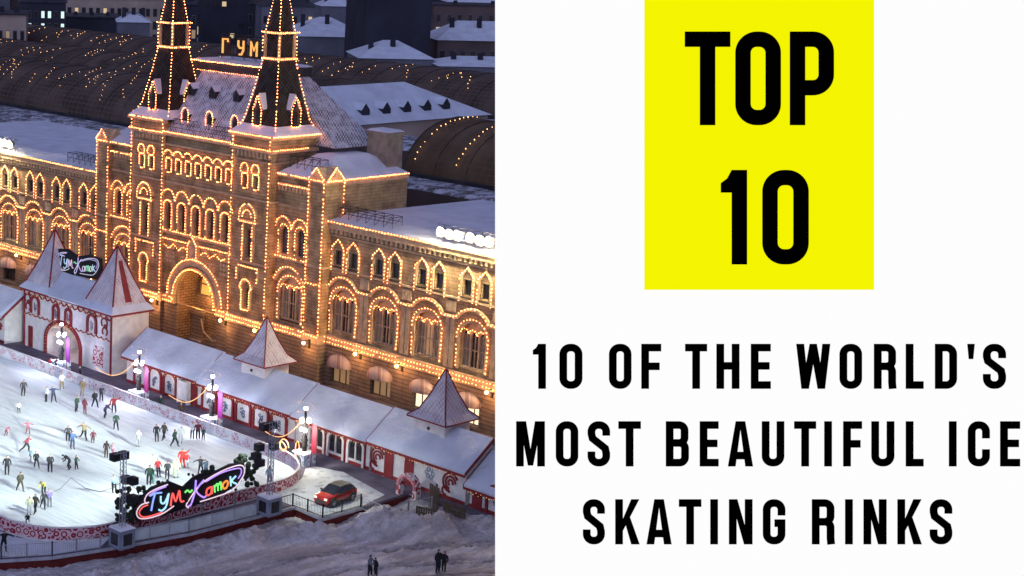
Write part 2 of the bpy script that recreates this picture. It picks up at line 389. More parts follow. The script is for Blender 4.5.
_a = _nt.nodes.new('ShaderNodeAttribute'); _a.attribute_name = 'slush'; _m = _nt.nodes.new('ShaderNodeMix'); _m.data_type = 'RGBA'
_nt.links.new(_a.outputs['Fac'], _m.inputs[0]); _nt.links.new(_src, _m.inputs[6]); _m.inputs[7].default_value = (.16, .14, .14, 1); _nt.links.new(_m.outputs[2], _b.inputs['Base Color'])
# street between kiosks and the department store
st = MB(); st.box(-260, -78, 107.5, 119.9, -.3, .015)
tag(st.build('street', mat('trodden_street_snow', (.10, .075, .07), .9, var=.5, scale=.5, bump=.5, bscale=2, detail=8)), kind='structure')
# platform: walkway + rink
plat = [(-260, 63.0), (-100, 63.0), (-97.3, 65.0), (-95.6, 68.5), (-94.6, 73.0), (-93.5, 80), (-93.25, 90.9), (-89.9, 90.75), (-89.95, 95.3), (-90.2, 101), (-84, 101.5), (-82.5, 103), (-82.5, 107.6), (-260, 107.6)]
p = MB(); p.prism(plat, 'z', -.18, .03); tag(p.build('platform_deck', M['floor']), kind='structure')
skirt = MB()
for a, b in zip(plat[1:9], plat[2:10]):
    d = (Vector(b)-Vector(a)).normalized(); n_ = Vector((-d.y, d.x))*.06
    skirt.add([(a[0]+n_.x, a[1]+n_.y, -1.2), (b[0]+n_.x, b[1]+n_.y, -1.2), (b[0]+n_.x, b[1]+n_.y, -.19), (a[0]+n_.x, a[1]+n_.y, -.19),
               (a[0]-n_.x*-3, a[1]+n_.y*3, -1.2), (b[0]+n_.x*3, b[1]+n_.y*3, -1.2), (b[0]+n_.x*3, b[1]+n_.y*3, -.19), (a[0]+n_.x*3, a[1]+n_.y*3, -.19)],
              [(0,1,2,3), (7,6,5,4), (0,3,7,4), (1,5,6,2), (3,2,6,7)])
M['skirt'] = mat('dark_red_skirting', (.13, .015, .012), .7, var=.3, scale=2)
tag(skirt.build('platform_skirting', M['skirt']), kind='structure')
def frost(loop, z, name, m): 
    q = MB(); q.prism(loop, 'z', z-.02, z); return tag(q.build(name, m), kind='structure')
# rink outline, rounded at this end
def rink_loop(x1, y0, y1, r0, r1, n=12):
    L = [(-230, y0)]
    L += [(x1-r0+r0*math.cos(a), y0+r0+r0*math.sin(a)) for a in [-PI/2+PI/2*i/n for i in range(n+1)]]
    L += [(x1-r1+r1*math.cos(a), y1-r1+r1*math.sin(a)) for a in [PI/2*i/n for i in range(n+1)]]
    L += [(-230, y1)]; return L
RL = rink_loop(-96.4, 68.6, 98.0, 6.0, 6.5)
frost(RL, .055, 'ice', M['ice'])
frost([(-97, 90.6), (-94, 90.9), (-90.1, 90.9), (-90.15, 95.5), (-91.0, 99.0), (-97.2, 100.4), (-100.5, 99.2), (-98.2, 96.5), (-96.6, 93.5)], .042, 'packed_snow_path', snowmat('packed_path_snow', (.62, .64, .64), patch=.36, pcol=(.3, .3, .32)))
frost([(-103, 63.6), (-99.6, 63.8), (-97.4, 66), (-96.0, 69), (-95.2, 72.7), (-96.3, 74.5), (-97.5, 71), (-100.3, 68.7), (-103, 68.2)], .042, 'packed_snow_edge', snowmat('packed_edge_snow', (.7, .73, .76)))

# rink barriers
def barrier(loop, name, m, label, th=.12, h=1.1):
    root = empty(name, (loop[0][0], loop[0][1], 0)); b = MB(); t = MB(); o0 = Vector(loop[0]); k = MB()
    for (a, c) in zip(loop, loop[1:]):
        a = Vector(a)-o0; c = Vector(c)-o0; d = (c-a).normalized(); n_ = Vector((-d.y, d.x))*th/2; e = n_*1.5
        for mb_, q, z0, z1 in ((b, n_, .06, h), (t, e, h, h+.07), (k, e*1.02, .04, .16)):
            mb_.add([(a.x+q.x,a.y+q.y,z0),(c.x+q.x,c.y+q.y,z0),(c.x-q.x,c.y-q.y,z0),(a.x-q.x,a.y-q.y,z0),(a.x+q.x,a.y+q.y,z1),(c.x+q.x,c.y+q.y,z1),(c.x-q.x,c.y-q.y,z1),(a.x-q.x,a.y-q.y,z1)],
                [(0,3,2,1),(4,5,6,7),(0,1,5,4),(1,2,6,5),(2,3,7,6),(3,0,4,7)])
    b.build('barrier_panel', m, root); t.build('top_rail', M['white'], root); k.build('kick_plate', M['white'], root)
    tag(root, label, 'rink barrier', 'barriers round the ice rink')
ksplit = 13+1+6
near = RL[:ksplit]; far = RL[ksplit-1:]
barrier(near, 'rink_barrier', M['curl_near'], 'dark red barrier with pink scrolls at the near end of the ice')
barrier(far[::-1], 'rink_barrier', M['curl_far'], 'white and pink patterned barrier along the far side of the ice, next to the walkway')

# ================================================================== DEPARTMENT STORE
GX, GY = -138.5, 119.7
store = tag(empty('department_store', (GX, GY, 0)), 'huge ornate stone department store outlined in warm bulbs with two dark spires', 'building')
mW, mR, mT, mG = M['stone'], M['rustic'], M['trim'], M['glass']
BAY = 5.65
right_bays = [21.55+BAY*k for k in range(0, 7)]
left_bays = [-21.55-BAY*k for k in range(0, 8)]
XR = 21.55+BAY*6+BAY/2; XL = -21.55-BAY*7-BAY/2
bayc = right_bays+left_bays
# shared window meshes -------------------------------------------------
def lancets(c, z0, zs, w, n=3):
    ww = w*2/n; return [(c-w+ww*(i+.5), ww/2) for i in range(n)]
def big_window_meshes(w=1.5, z0=5.65, zs=8.55):
    gl = MB(); pane(gl, archloop(0, z0, zs, w), 0)
    fr = MB()
    for cx, hw in lancets(0, z0, zs, w):
        fr.ribbon([(cx-hw, z0)]+arc(cx, zs+.15, hw-.02, PI, 0, 8, 1.25)+[(cx+hw, z0)], .14, -.22, -.02)
        fr.ribbon([(cx, z0), (cx, zs+.6)], .06, -.12, -.01)
    fr.ribbon([(-w, 7.4), (w, 7.4)], .09, -.13, -.012)
    fr.ribbon([(-w, z0+.05), (w, z0+.05)], .16, -.25, -.02)
    # tympanum above the lancets
    ty = MB()
    loop = arc(0, zs, w-.01, PI, 0, 14)
    under = []
    for cx, hw in reversed(lancets(0, z0, zs, w)): under += arc(cx, zs+.15, hw-.02, 0, PI, 8, 1.25)
    pane(fr, loop+[(min(w-.01, max(-w+.01, p[0])), min(p[1], zs+math.sqrt(max(0, (w-.03)**2-p[0]**2)))) for p in under[1:-1]], -.03)
    cur = MB()
    for sx in (-1, 1):
        cur.add([(sx*w*.97, -.015, z0), (sx*w*.45, -.015, z0), (sx*w*.3, -.015, zs+.3), (sx*w*.97, -.015, zs+.3)], [(0,1,2,3)])
    ls = MB()
    for cx, hw in lancets(0, z0, zs, w): ls.bulbs(y3(arc(cx, zs+.28, hw*1.0, PI*.95, PI*.05, 8, 1.25), -.55), .27, .066)
    ls.bulbs(y3([(-w-.32, z0-.1)]+arc(0, zs, w+.42, PI, 0, 20)+[(w+.32, z0-.1)], -.62), .36)
    surr = MB(); surr.ribbon([(-w-.2, z0-.2)]+arc(0, zs, w+.22, PI, 0, 20)+[(w+.2, z0-.2)], .30, -.60, -.44)
    return gl, fr, cur, ls, surr
bw = big_window_meshes()
BW = [bw[0].mesh('pane', M['glass']), bw[1].mesh('frame', [M['trim']]), bw[2].mesh('curtain', mat('curtain_cloth', (.24, .20, .15), .8)), bw[3].mesh('light_string', M['bulb']), bw[4].mesh('surround', M['trim'])]
BWlit = BW[0].copy(); BWlit.materials[0] = M['lit_dim']
def put_window(meshes, x, y, lit=None):
    """meshes = [pane, frame, ...]; the pane is the window part, the others its sub-parts"""
    w = link('window', lit or meshes[0], store, (x, y, 0))
    for me in meshes[1:]: link(me.name.split('.')[0], me, w)
    return w
# gabled small window
gw = [MB() for _ in range(4)]
pane(gw[0], rect(0, 12.55, 14.05, .42), 0)
gw[1].ribbon(rect(0, 12.55, 14.05, .42), .10, -.25, -.02, closed=True); gw[1].ribbon([(0, 12.6), (0, 14)], .05, -.1, -.01)
gw[1].ribbon([(-.8, 12.35), (.8, 12.35)], .14, -.6, -.42)
gw[2].bulbs(y3(gableloop(0, 11.75, 14.35, 15.15, .86), -.62), .33)
gw[3].ribbon(gableloop(0, 12.2, 14.3, 15.25, .74), .22, -.60, -.42)
GWm = [gw[0].mesh('pane', M['glass_blue']), gw[1].mesh('frame', M['frame']), gw[2].mesh('light_string', M['bulb']), gw[3].mesh('surround', M['trim'])]
# shop window + awning
sw = [MB(), MB()]
pane(sw[0], archloop(0, .35, 2.2, 1.35, 12, .75), 0)
sw[1].ribbon(archloop(0, .35, 2.2, 1.35, 12, .75), .12, -.25, -.02, closed=True)
for x in (-.45, .45): sw[1].ribbon([(x, .35), (x, 3.1)], .07, -.12, -.01)
sw[1].ribbon([(-1.35, 2.15), (1.35, 2.15)], .09, -.14, -.012)
SWm = [sw[0].mesh('pane', M['lit_dim']), sw[1].mesh('frame', M['frame'])]
SWl = SWm[0].copy(); SWl.materials[0] = M['lit_shop']
SWd = SWm[0].copy(); SWd.materials[0] = M['glass']
def awning_mesh(w=1.6, zb=2.45, hgt=1.0, dep=1.0):
    b = MB(); n, m_ = 16, 6; vs = []
    for j in range(m_+1):
        t = j/m_*PI/2
        for i in range(n+1):
            a = PI*i/n; vs.append((-w*math.cos(a)*(1 if True else 1), -.5-dep*math.sin(a)*math.cos(t)**.8, zb+hgt*math.sin(a)*math.sin(t)))
    fs = [(j*(n+1)+i, j*(n+1)+i+1, (j+1)*(n+1)+i+1, (j+1)*(n+1)+i) for j in range(m_) for i in range(n)]
    b.add(vs, fs)
    for i in range(n):
        a = vs[i]; c = vs[i+1]; b.add([a, c, (c[0], c[1], c[2]-.22), (a[0], a[1], a[2]-.22)], [(0,1,2,3)])
    return b
AW = awning_mesh().mesh('awning', M['awning'], True)
# walls ------------------------------------------------------------------
WY = 0.0
for cs_, x0, x1 in ((left_bays, XL, -18.72), (right_bays, 19.3, XR)):
    upper = MB(); lower = MB(); trim = MB(); corn = MB(); course = MB()
    for c in cs_:
        hs = [archloop(c, 5.65, 8.55, 1.5)]+[rect(c+s_*1.08, 12.55, 14.05, .42) for s_ in (-1, 1)]
        wall_holes(upper, c-BAY/2, c+BAY/2, 4.3, 16.6, hs, WY)
        wall_holes(lower, c-BAY/2, c+BAY/2, 0, 4.3, [archloop(c, .35, 2.2, 1.35, 12, .75)], WY-.12)
        trim.ribbon([(c-BAY/2, 10.3), (c-2.3, 10.3)]+arc(c, 9.2, 2.2, PI*.83, PI*.17, 16)+[(c+2.3, 10.3), (c+BAY/2, 10.3)], .28, WY-.30, WY-.002)
        for s_ in (-1, 1):
            trim.box(c+s_*(BAY/2-.3)-.25, c+s_*(BAY/2-.3)+.25, WY-.13, WY-.003, 5.3, 10.1)
            trim.box(c+s_*(BAY/2-.3)-.28, c+s_*(BAY/2-.3)+.28, WY-.17, WY-.004, 10.75, 11.75)
        for k in range(9): corn.box(c-BAY/2+.15+k*.63, c-BAY/2+.45+k*.63, WY-.33, WY-.004, 15.75, 16.18)
    corn.box(x0, x1, WY-.16, WY-.006, 15.45, 15.6); corn.box(x0, x1, WY-.45, WY-.009, 16.2, 16.75); corn.box(x0, x1, WY-.6, WY+.3, 16.75, 17.0)
    course.box(x0, x1, WY-.22, WY-.005, 12.02, 12.2); course.box(x0, x1, WY-.34, WY-.007, 4.2, 5.12); course.box(x0, x1, WY-.44, WY-.008, 4.62, 4.78)
    upper.build('upper_wall', mW, store); lower.build('ground_floor_wall', mR, store)
    trim.build('arch_moulding', mT, store); corn.build('cornice', mT, store); course.build('string_course', mT, store)
    MB().box(x0, x1, .5, 23.0, 0, 16.9).build('wall', mW, store)
    st = MB()
    for c in cs_:
        st.bulbs(y3([(c-BAY/2, 10.35), (c-2.25, 10.35)]+arc(c, 9.2, 2.28, PI*.83, PI*.17, 16)+[(c+2.25, 10.35), (c+BAY/2, 10.35)], WY-.4), .38)
    st.build('light_string', M['bulb'], store)
    for yy, zz, rr_ in ((WY-.7, 16.95, .08), (WY-.5, 4.93, .065), (WY-.55, 4.5, .065)):
        MB().bulbs([(x0, yy, zz), (x1, yy, zz)], .38, rr_).build('light_string', M['bulb'], store)
    rf = MB(); rf.add([(x0,-.45,17.0),(x1,-.45,17.0),(x1,2.5,17.45),(x0,2.5,17.45),(x0,22.9,17.15),(x1,22.9,17.15)], [(0,1,2,3),(3,2,5,4)])
    rf.box(x0, x1, .4, 23.0, 16.905, 17.0); rf.build('snow_roof', M['snow_roof'], store)
random.seed(5)
lit_big = {left_bays[2]: 1, left_bays[1]: 0}
for i, c in enumerate(bayc):
    w = put_window(BW, c, WY+.45, BWlit if c in (left_bays[2], left_bays[5], right_bays[2], right_bays[4]) else None); 
    for s_ in (-1, 1): put_window(GWm, c+s_*1.08, WY+.45)
    lit = [None, None, SWl, SWl, None][i % 5] if c > 0 else (None if i % 2 else SWd)
    put_window(SWm, c, WY+.4, lit)
    link('awning', AW, store, (c, WY+.36, 0))
# intermediate blocks with corner piers ----------------------------------
IY = -.6
def mir(path, s_): return [(p[0]*s_, p[1]) for p in path]
for s_ in (-1, 1):
    inter = MB(); interlow = MB(); itrim = MB(); ist = MB(); gab = MB()
    E_ = 0 if s_ > 0 else -.6
    def mir(path, s_, E_=E_): return [((p[0]+E_)*s_, p[1]) for p in path]
    xa, xb = (12.0, 17.0) if s_ > 0 else (-16.4, -11.2)
    hs = [archloop(s_*(14.4+E_), 5.45, 8.5, 1.6)]+[archloop(s_*(u+E_), 12.6, 14.9, .52, 10) for u in (13.15, 15.6)]
    wall_holes(inter, xa, xb, 4.3, 20.8, hs, IY)
    interlow.box(min(s_*(11.8+E_), s_*(17.0+E_)), max(s_*(11.8+E_), s_*(17.0+E_)), IY-.12, 9.5, 0, 4.3)
    x0, x1 = sorted((s_*(11.8+E_), s_*(19.25+E_)))
    inter.box(x0, x1, .3, 10.9, 4.2, 20.75)
    # corner pier
    px0, px1 = sorted((s_*(17.0+E_), s_*(19.35+E_)))
    inter.box(px0, px1, -1.15, 1.4, 4.3, 20.9); interlow.box(px0-.08, px1+.08, -1.25, 1.5, 0, 4.3)
    # corbel rows
    for k in range(9): itrim.box(s_*(12.2+E_+k*.53)-.14, s_*(12.2+E_+k*.53)+.14, IY-.22, IY-.003, 19.2, 19.7)
    itrim.box(*sorted((s_*(11.8+E_), s_*(17.0+E_))), IY-.25, IY-.004, 19.72, 20.0); itrim.box(*sorted((s_*(11.8+E_), s_*(17.0+E_))), IY-.4, IY-.005, 20.7, 21.0)
    itrim.box(*sorted((s_*(11.8+E_), s_*(17.0+E_))), IY-.2, IY-.006, 12.0, 12.25); itrim.box(*sorted((s_*(11.8+E_), s_*(17.0+E_))), IY-.2, IY-.007, 17.6, 17.75)
    itrim.box(*sorted((s_*(11.8+E_), s_*(17.0+E_))), IY-.34, IY-.008, 4.2, 5.1)
    itrim.box(px0-.12, px1+.12, -1.3, 1.52, 20.7, 21.0); itrim.box(px0-.1, px1+.1, -1.27, 1.5, 4.2, 5.1); itrim.box(px0-.1, px1+.1, -1.27, 1.5, 12.0, 12.25)
    itrim.ribbon(arc(s_*(14.3+E_), 8.9, 2.3, PI*.9, PI*.1, 16), .26, IY-.28, IY-.01)
    for u in (13.15, 15.6): itrim.ribbon(arc(s_*(u+E_), 15.2, 1.18, PI*.98, PI*.02, 12, 1.1), .2, IY-.25, IY-.02)
    itrim.box(*sorted((s_*(19.25+E_), s_*(19.38+E_))), 1.5, 11.0, 20.4, 21.0)
    # strings
    q = lambda pth, y, **k: ist.bulbs(y3(mir(pth, s_), y), **k)
    q([(12.1, 20.95), (17.0, 20.95)], IY-.5, step=.3, r=.08); q([(12.1, 19.85), (17.0, 19.85)], IY-.35)
    q(arc(14.3, 8.95, 2.42, PI*.9, PI*.1, 16), IY-.38)
    for u in (13.15, 15.6):
        q(arc(u, 15.2, 1.22, PI*.98, PI*.02, 12, 1.1), IY-.34, step=.33)
        q([(u-.72, 12.5)]+arc(u, 14.95, .75, PI, 0, 12)+[(u+.72, 12.5)], IY-.22, step=.3)
    q([(11.9, 12.3), (17, 12.3)], IY-.3); q([(11.7, 4.93), (17, 4.93)], IY-.45); q([(11.7, 4.5), (17, 4.5)], IY-.5)
    q([(17.1, 4.95), (17.1, 20.9)], -1.3); q([(19.25, 4.95), (19.25, 20.9)], -1.3); q([(17, 10.3), (19.3, 10.3)], -1.3)
    q([(17.1, 4.95), (19.3, 4.95)], -1.4); q([(17.0, 20.98), (19.4, 20.98)], -1.42, step=.3)
    q([(17.1, 21.1), (18.2, 22.3), (19.3, 21.1)], -1.4, step=.28, r=.085)
    if s_ > 0:
        ist.bulbs([(19.55, -1.1, 20.98), (19.55, 10.9, 20.98)], .3, .08); ist.bulbs([(19.5, -.9, 21.1), (19.5, .15, 22.3), (19.5, 1.3, 21.1)], .28, .085)
        ist.bulbs([(19.5, 1.35, 20.9), (19.5, 1.35, 17.2)], .36)
    gab.prism([((p[0]+E_)*s_, p[1]) for p in [(17.05, 21.0), (19.35, 21.0), (18.2, 22.25)]], 'y', -1.25, 1.4)
    gab.prism([(-1.2, 21.0), (1.4, 21.0), (.1, 22.25)], 'x', *sorted((s_*(17.1+E_), s_*(19.45+E_))))
    inter.build('corner_block_wall', mW, store); interlow.build('rusticated_base', mR, store); itrim.build('cornice', mT, store)
    ist.build('light_string', M['bulb'], store); gab.build('gable', M['trim'], store)
for s_ in (-1, 1):
    ir = MB()
    x0, x1 = (12.0, 19.4) if s_ > 0 else (-18.8, -11.2); xm = s_*15
    ir.add([(x0,-.9,21.0),(x1,-.9,21.0),(x1,11,21.0),(x0,11,21.0),(xm-1.2,3,22.9),(xm+1.2,3,22.9),(xm+1.2,8,22.9),(xm-1.2,8,22.9)],
           [(0,1,5,4),(1,2,6,5),(2,3,7,6),(3,0,4,7),(4,5,6,7)])
    ir.build('snow_roof', M['snow_roof'], store)
# arched windows of the blocks: reuse by simple meshes
def arched_window(w, z0, zs, name='pane', m=None, string=True, ymul=1):
    a, b, c = MB(), MB(), MB()
    pane(a, archloop(0, z0, zs, w, 10), 0)
    b.ribbon(archloop(0, z0, zs, w, 10), .1, -.24, -.02, closed=True); b.ribbon([(0, z0), (0, zs+w*.9)], .06, -.1, -.01)
    b.ribbon([(-w, (z0+zs)/2), (w, (z0+zs)/2)], .06, -.1, -.012)
    r = [a.mesh('pane', m or M['glass_blue']), b.mesh('frame', M['frame'])]
    if string: c.bulbs(y3([(-w-.2, z0-.1)]+arc(0, zs, w+.24, PI, 0, 12)+[(w+.2, z0-.1)], -.85), .29); r.append(c.mesh('light_string', M['bulb']))
    return r
AWI = arched_window(.52, 12.6, 14.9, string=False)
for s_ in (-1, 1):
    E_ = 0 if s_ > 0 else -.6
    for u in (13.15, 15.6): put_window(AWI, s_*(u+E_), IY+.45)
    w = link('window', BW[0], store, (s_*(14.4+E_), IY+.45, -.02))
    for me in BW[1:]: link(me.name.split('.')[0], me, w)

# central block -----------------------------------------------------------
CY_ = -1.5; TY = -1.8
cen = MB(); cst = MB(); ctr = MB(); clow = MB()
ML, MR, MC = -5.45, 6.05, .3
row7 = [MC-.05+1.68*(k-3) for k in range(7)]
five = [MC-.05+2.42*(k-2) for k in range(5)]
PC = .35
portal = arc(PC, 5.2, 3.45, PI, 0, 24)
hs = [rect(u, 19.0, 20.35, .3) for u in row7]+[archloop(u, 12.6, 15.1, .5, 10) for u in five]+[[(PC-3.45, 4.31)]+portal+[(PC+3.45, 4.31)]]
wall_holes(cen, ML, MR, 4.3, 23.2, hs, CY_)
wall_holes(clow, ML, MR, 0, 4.3, [[(PC-3.45, .02), (PC-3.45, 4.29), (PC+3.45, 4.29), (PC+3.45, .02)]], CY_)
def flush():
    global cst, ctr
    if cst.v: cst.build('light_string', M['bulb'], store)
    if ctr.v: ctr.build('carved_trim', mT, store)
    cst = MB(); ctr = MB()
# portal niche
nic = MB(); inner = [(PC-3.45, 0)]+portal+[(PC+3.45, 0)]
n = len(inner); nic.add([(p[0], CY_+.44, p[1]) for p in inner]+[(p[0], 1.2, p[1]) for p in inner], [(i, i+1, i+1+n, i+n) for i in range(n-1)])
pane(nic, inner, 1.2)
nic.build('portal_niche', brickmat('portal_brick', (.34, .22, .12), (.28, .17, .09), (.12, .07, .04), .8, .32, .04), store)
pw = MB(); pane(pw, archloop(PC+.2, 5.2, 6.4, 2.5, 14, .8), 1.15); pwo = pw.build('portal_window', emat('amber_portal_window', (1, .42, .10), .75), store)
pf = MB(); pf.ribbon(archloop(PC+.2, 5.2, 6.4, 2.5, 14, .8), .2, .9, 1.14, closed=True)
for x in (-.5, .9): pf.ribbon([(PC+x, 5.2), (PC+x, 8.2)], .14, 1.0, 1.14)
pf.ribbon([(PC-2.3, 6.5), (PC+2.7, 6.5)], .12, 1.02, 1.14); pf.build('frame', M['frame'], pwo)
pd = MB(); pd.box(-2.9, -.9, .6, .9, .02, 3.0); pd.box(-3.05, -.8, .4, 1.0, 3.0, 3.3)
for k in range(7): pd.box(-.6+k*.55, 3.3, .1, 1.1, .02+k*.3, .3+k*.3)
pd.build('portal_vestibule', M['rustic'], store)
ph = MB(); ph.tube([(.2, -.6, 3.0), (.8, -.7, 1.7), (2.3, -.8, 1.0), (3.2, -.8, 1.2)], .09); ph.build('stair_rail', M['trim'], store)
ctr.ribbon(arc(PC, 5.2, 4.25, PI, 0, 26), .75, CY_-.35, CY_-.003); ctr.ribbon(arc(PC, 5.2, 3.62, PI, 0, 26), .25, CY_-.5, CY_-.004)
cst.bulbs(y3(arc(PC, 5.2, 4.65, PI, 0, 40), CY_-.45), .33, .08); cst.bulbs(y3([(PC-3.5, 4.6)]+arc(PC, 5.2, 3.52, PI, 0, 40)+[(PC+3.5, 4.6)], CY_-.6), .33, .08)
flush()
# perforated spandrel ornaments + niche above portal
for s_ in (-1, 1):
    for i in range(3):
        for j in range(4): ctr.box(MC+s_*(5.05-i*.5)-.15, MC+s_*(5.05-i*.5)+.15, CY_-.1, CY_-.005, 8.8+j*.5-.0, 9.1+j*.5)
ctr.box(-.7, .7, CY_-.4, CY_-.006, 9.9, 11.3); ctr.prism([(-.95, 11.3), (.95, 11.3), (0, 12.3)], 'y', CY_-.5, CY_-.007)
cst.bulbs(y3([(-.75, 9.8), (-.75, 11.4), (0, 12.4), (.75, 11.4), (.75, 9.8)], CY_-.6), .3)
for sc_ in (-1, 1): cst.bulbs(y3(mir([(1.0, 10.5), (1.9, 10.95), (2.6, 10.4), (3.6, 10.95), (4.4, 10.4), (5.4, 10.8)], sc_), CY_-.25), .33)
flush()
for u in row7:
    ctr.ribbon(arc(u, 20.75, .74, PI, 0, 8, .8), .16, CY_-.28, CY_-.008); cst.bulbs(y3(arc(u, 20.78, .78, PI, 0, 8, .8), CY_-.36), .25)
    ctr.ribbon(rect(u, 18.95, 20.4, .45), .14, CY_-.2, CY_-.009, closed=True)
    flush()
for u in five:
    ctr.ribbon(arc(u, 15.7, 1.16, PI, 0, 12, 1.1), .2, CY_-.3, CY_-.011); cst.bulbs(y3(arc(u, 15.75, 1.2, PI, 0, 12, 1.1), CY_-.38), .33)
    ctr.ribbon([(u-.72, 12.5)]+arc(u, 15.1, .74, PI, 0, 12)+[(u+.72, 12.5)], .18, CY_-.3, CY_-.012)
    flush()
ctr.box(ML, MR, CY_-.3, CY_-.013, 12.1, 12.4); ctr.box(ML, MR, CY_-.2, CY_-.014, 11.4, 11.55); ctr.box(ML, MR, CY_-.2, CY_-.015, 17.7, 17.9)
ctr.box(ML, MR, CY_-.24, CY_-.016, 21.9, 22.1); ctr.box(ML, MR, CY_-.45, CY_-.017, 23.0, 23.4)
for a, b in ((ML, PC-3.5), (PC+3.5, MR)):
    ctr.box(a, b, CY_-.3, CY_-.018, 4.2, 5.1); cst.bulbs([(a, CY_-.45, 4.93), (b, CY_-.45, 4.93)], .33); cst.bulbs([(a, CY_-.5, 4.5), (b, CY_-.5, 4.5)], .33)
cst.bulbs([(ML, CY_-.4, 12.45), (MR, CY_-.4, 12.45)], .36); cst.bulbs([(ML, CY_-.35, 11.45), (MR, CY_-.35, 11.45)], .36)
cst.bulbs([(ML, CY_-.55, 23.42), (MR, CY_-.55, 23.42)], .3, .085)
cen.box(ML, MR, 3.7, 10, 0, 23.0); cen.box(ML, MR, CY_+.45, 3.69, 9.0, 12.2)
# towers
for s_ in (-1, 1):
    flush()
    x0, x1 = (6.05, 12.0) if s_ > 0 else (-11.25, -5.45); c = (x0+x1)/2
    hs = [rect(c+d, 19.0, 20.35, .3) for d in (-.85, .85)]+[archloop(c, 11.6, 14.2, .42, 10)]+[archloop(c, 6.2, 7.9, .36, 10)]
    wall_holes(cen, x0, x1, 4.3, 24.4, hs, TY); clow.box(x0-.06, x1+.06, TY-.12, 4.5, 0, 4.3)
    cen.box(x0+.01, x1-.01, TY+.5, 4.55, 0, 24.3)
    for xx in (x0, x1):   # side skins
        cen.add([(xx, TY, 4.3), (xx, TY+.6, 4.3), (xx, TY+.6, 24.4), (xx, TY, 24.4)], [(0,1,2,3)])
    cen.add([(x0, TY, 24.4), (x1, TY, 24.4), (x1, 4.6, 24.4), (x0, 4.6, 24.4)], [(0,1,2,3)])
    for k in range(10): ctr.box(x0+.25+k*.6, x0+.5+k*.6, TY-.26, TY-.003, 22.3, 22.85)
    for zz, pr, hh in ((22.9, .3, .35), (24.3, .45, .35), (17.75, .18, .2), (12.05-1.1, .22, .2), (4.2, .32, .9), (21.8, .14, .15)):
        ctr.box(x0-pr, x1+pr, TY-pr, TY-.004-hh*.001, zz, zz+hh)
        sx = x1 if s_ > 0 else x0
        if s_ > 0 and zz > 12: ctr.box(sx+.003, sx+pr, TY, 4.6, zz, zz+hh)
    for d in (-.85, .85):
        ctr.ribbon(arc(c+d, 20.95, .55, PI, 0, 8, 1.1), .16, TY-.26, TY-.006); cst.bulbs(y3([(c+d-.45, 20.6)]+arc(c+d, 20.95, .6, PI, 0, 9, 1.1)+[(c+d+.45, 20.6)], TY-.34), .24)
        ctr.ribbon(rect(c+d, 18.95, 20.4, .45), .14, TY-.2, TY-.007, closed=True)
    flush()
    # tall aedicule
    hood = gableloop(c, 15.6, 16.0, 17.3, 1.2)
    ctr.ribbon(arc(c, 15.9, 1.05, PI, 0, 10, 1.25), .34, TY-.45, TY-.008); ctr.box(c-1.3, c+1.3, TY-.4, TY-.009, 15.3, 15.6)
    cst.bulbs(y3([(c-1.3, 15.4)]+arc(c, 15.95, 1.25, PI, 0, 10, 1.15)+[(c+1.3, 15.4)], TY-.5), .28)
    cst.bulbs(y3([(c-.8, 15.9)]+arc(c, 15.95, .7, PI, 0, 8, 1.1), TY-.5), .28); cst.bulbs([(c-1.2, TY-.5, 15.45), (c+1.2, TY-.5, 15.45)], .28)
    for d in (-.75, .75):
        ctr.box(c+d-.12, c+d+.12, TY-.3, TY-.010, 11.5, 15.3); cst.bulbs([(c+d, TY-.4, 11.2), (c+d, TY-.4, 15.2)], .3)
    flush()
    # lower framed niche
    cst.bulbs(y3([(c-1.6, 9.0), (c-1.6, 10.6), (c+1.6, 10.6), (c+1.6, 9.0)], TY-.3), .33); ctr.ribbon([(c-1.6, 9.0), (c-1.6, 10.6), (c+1.6, 10.6), (c+1.6, 9.0)], .2, TY-.22, TY-.011)
    cst.bulbs(y3([(c-.62, 6.0), (c-.62, 8.0), (c-.95, 8.4)]+arc(c, 8.4, .85, PI, 0, 8, 1.05)+[(c+.95, 8.4), (c+.62, 8.0), (c+.62, 6.0)], TY-.4), .25); cst.bulbs([(c-.7, TY-.4, 5.95), (c+.7, TY-.4, 5.95)], .25)
    ctr.ribbon([(c-.62, 5.95), (c-.62, 8.2)]+arc(c, 8.3, .8, PI, 0, 8, 1)+[(c+.62, 8.2), (c+.62, 5.95)], .22, TY-.3, TY-.012)
    flush()
    for xx in (x0+.1, x1-.1): cst.bulbs([(xx, TY-.25, 4.95), (xx, TY-.25, 24.2)], .36)
    cst.bulbs([(x0-.3, TY-.6, 24.68), (x1+.3, TY-.6, 24.68)], .28, .085); cst.bulbs([(x0-.2, TY-.45, 23.28), (x1+.2, TY-.45, 23.28)], .3)
    cst.bulbs([(x0, TY-.45, 4.93), (x1, TY-.45, 4.93)], .33); cst.bulbs([(x0, TY-.5, 4.5), (x1, TY-.5, 4.5)], .33)
    if s_ > 0: cst.bulbs([(x1+.6, TY-.5, 24.68), (x1+.6, 4.7, 24.68)], .28, .085); cst.bulbs([(x1+.4, TY-.3, 23.28), (x1+.4, 3.2, 23.28)], .3)
cen.build('central_wall', mW, store); clow.build('rusticated_base', mR, store); flush()
RW = [MB(), MB(), MB()]; pane(RW[0], rect(0, 19.0, 20.35, .3), 0); RW[1].ribbon(rect(0, 19.0, 20.35, .3), .08, -.2, -.02, closed=True)
RW[2].bulbs(y3([(-.47, 18.9), (-.47, 20.5), (.47, 20.5), (.47, 18.9)], -.66), .24, .078, closed=True)
RWm = [RW[0].mesh('pane', M['lit_dim']), RW[1].mesh('frame', M['frame']), RW[2].mesh('light_string', M['bulb'])]
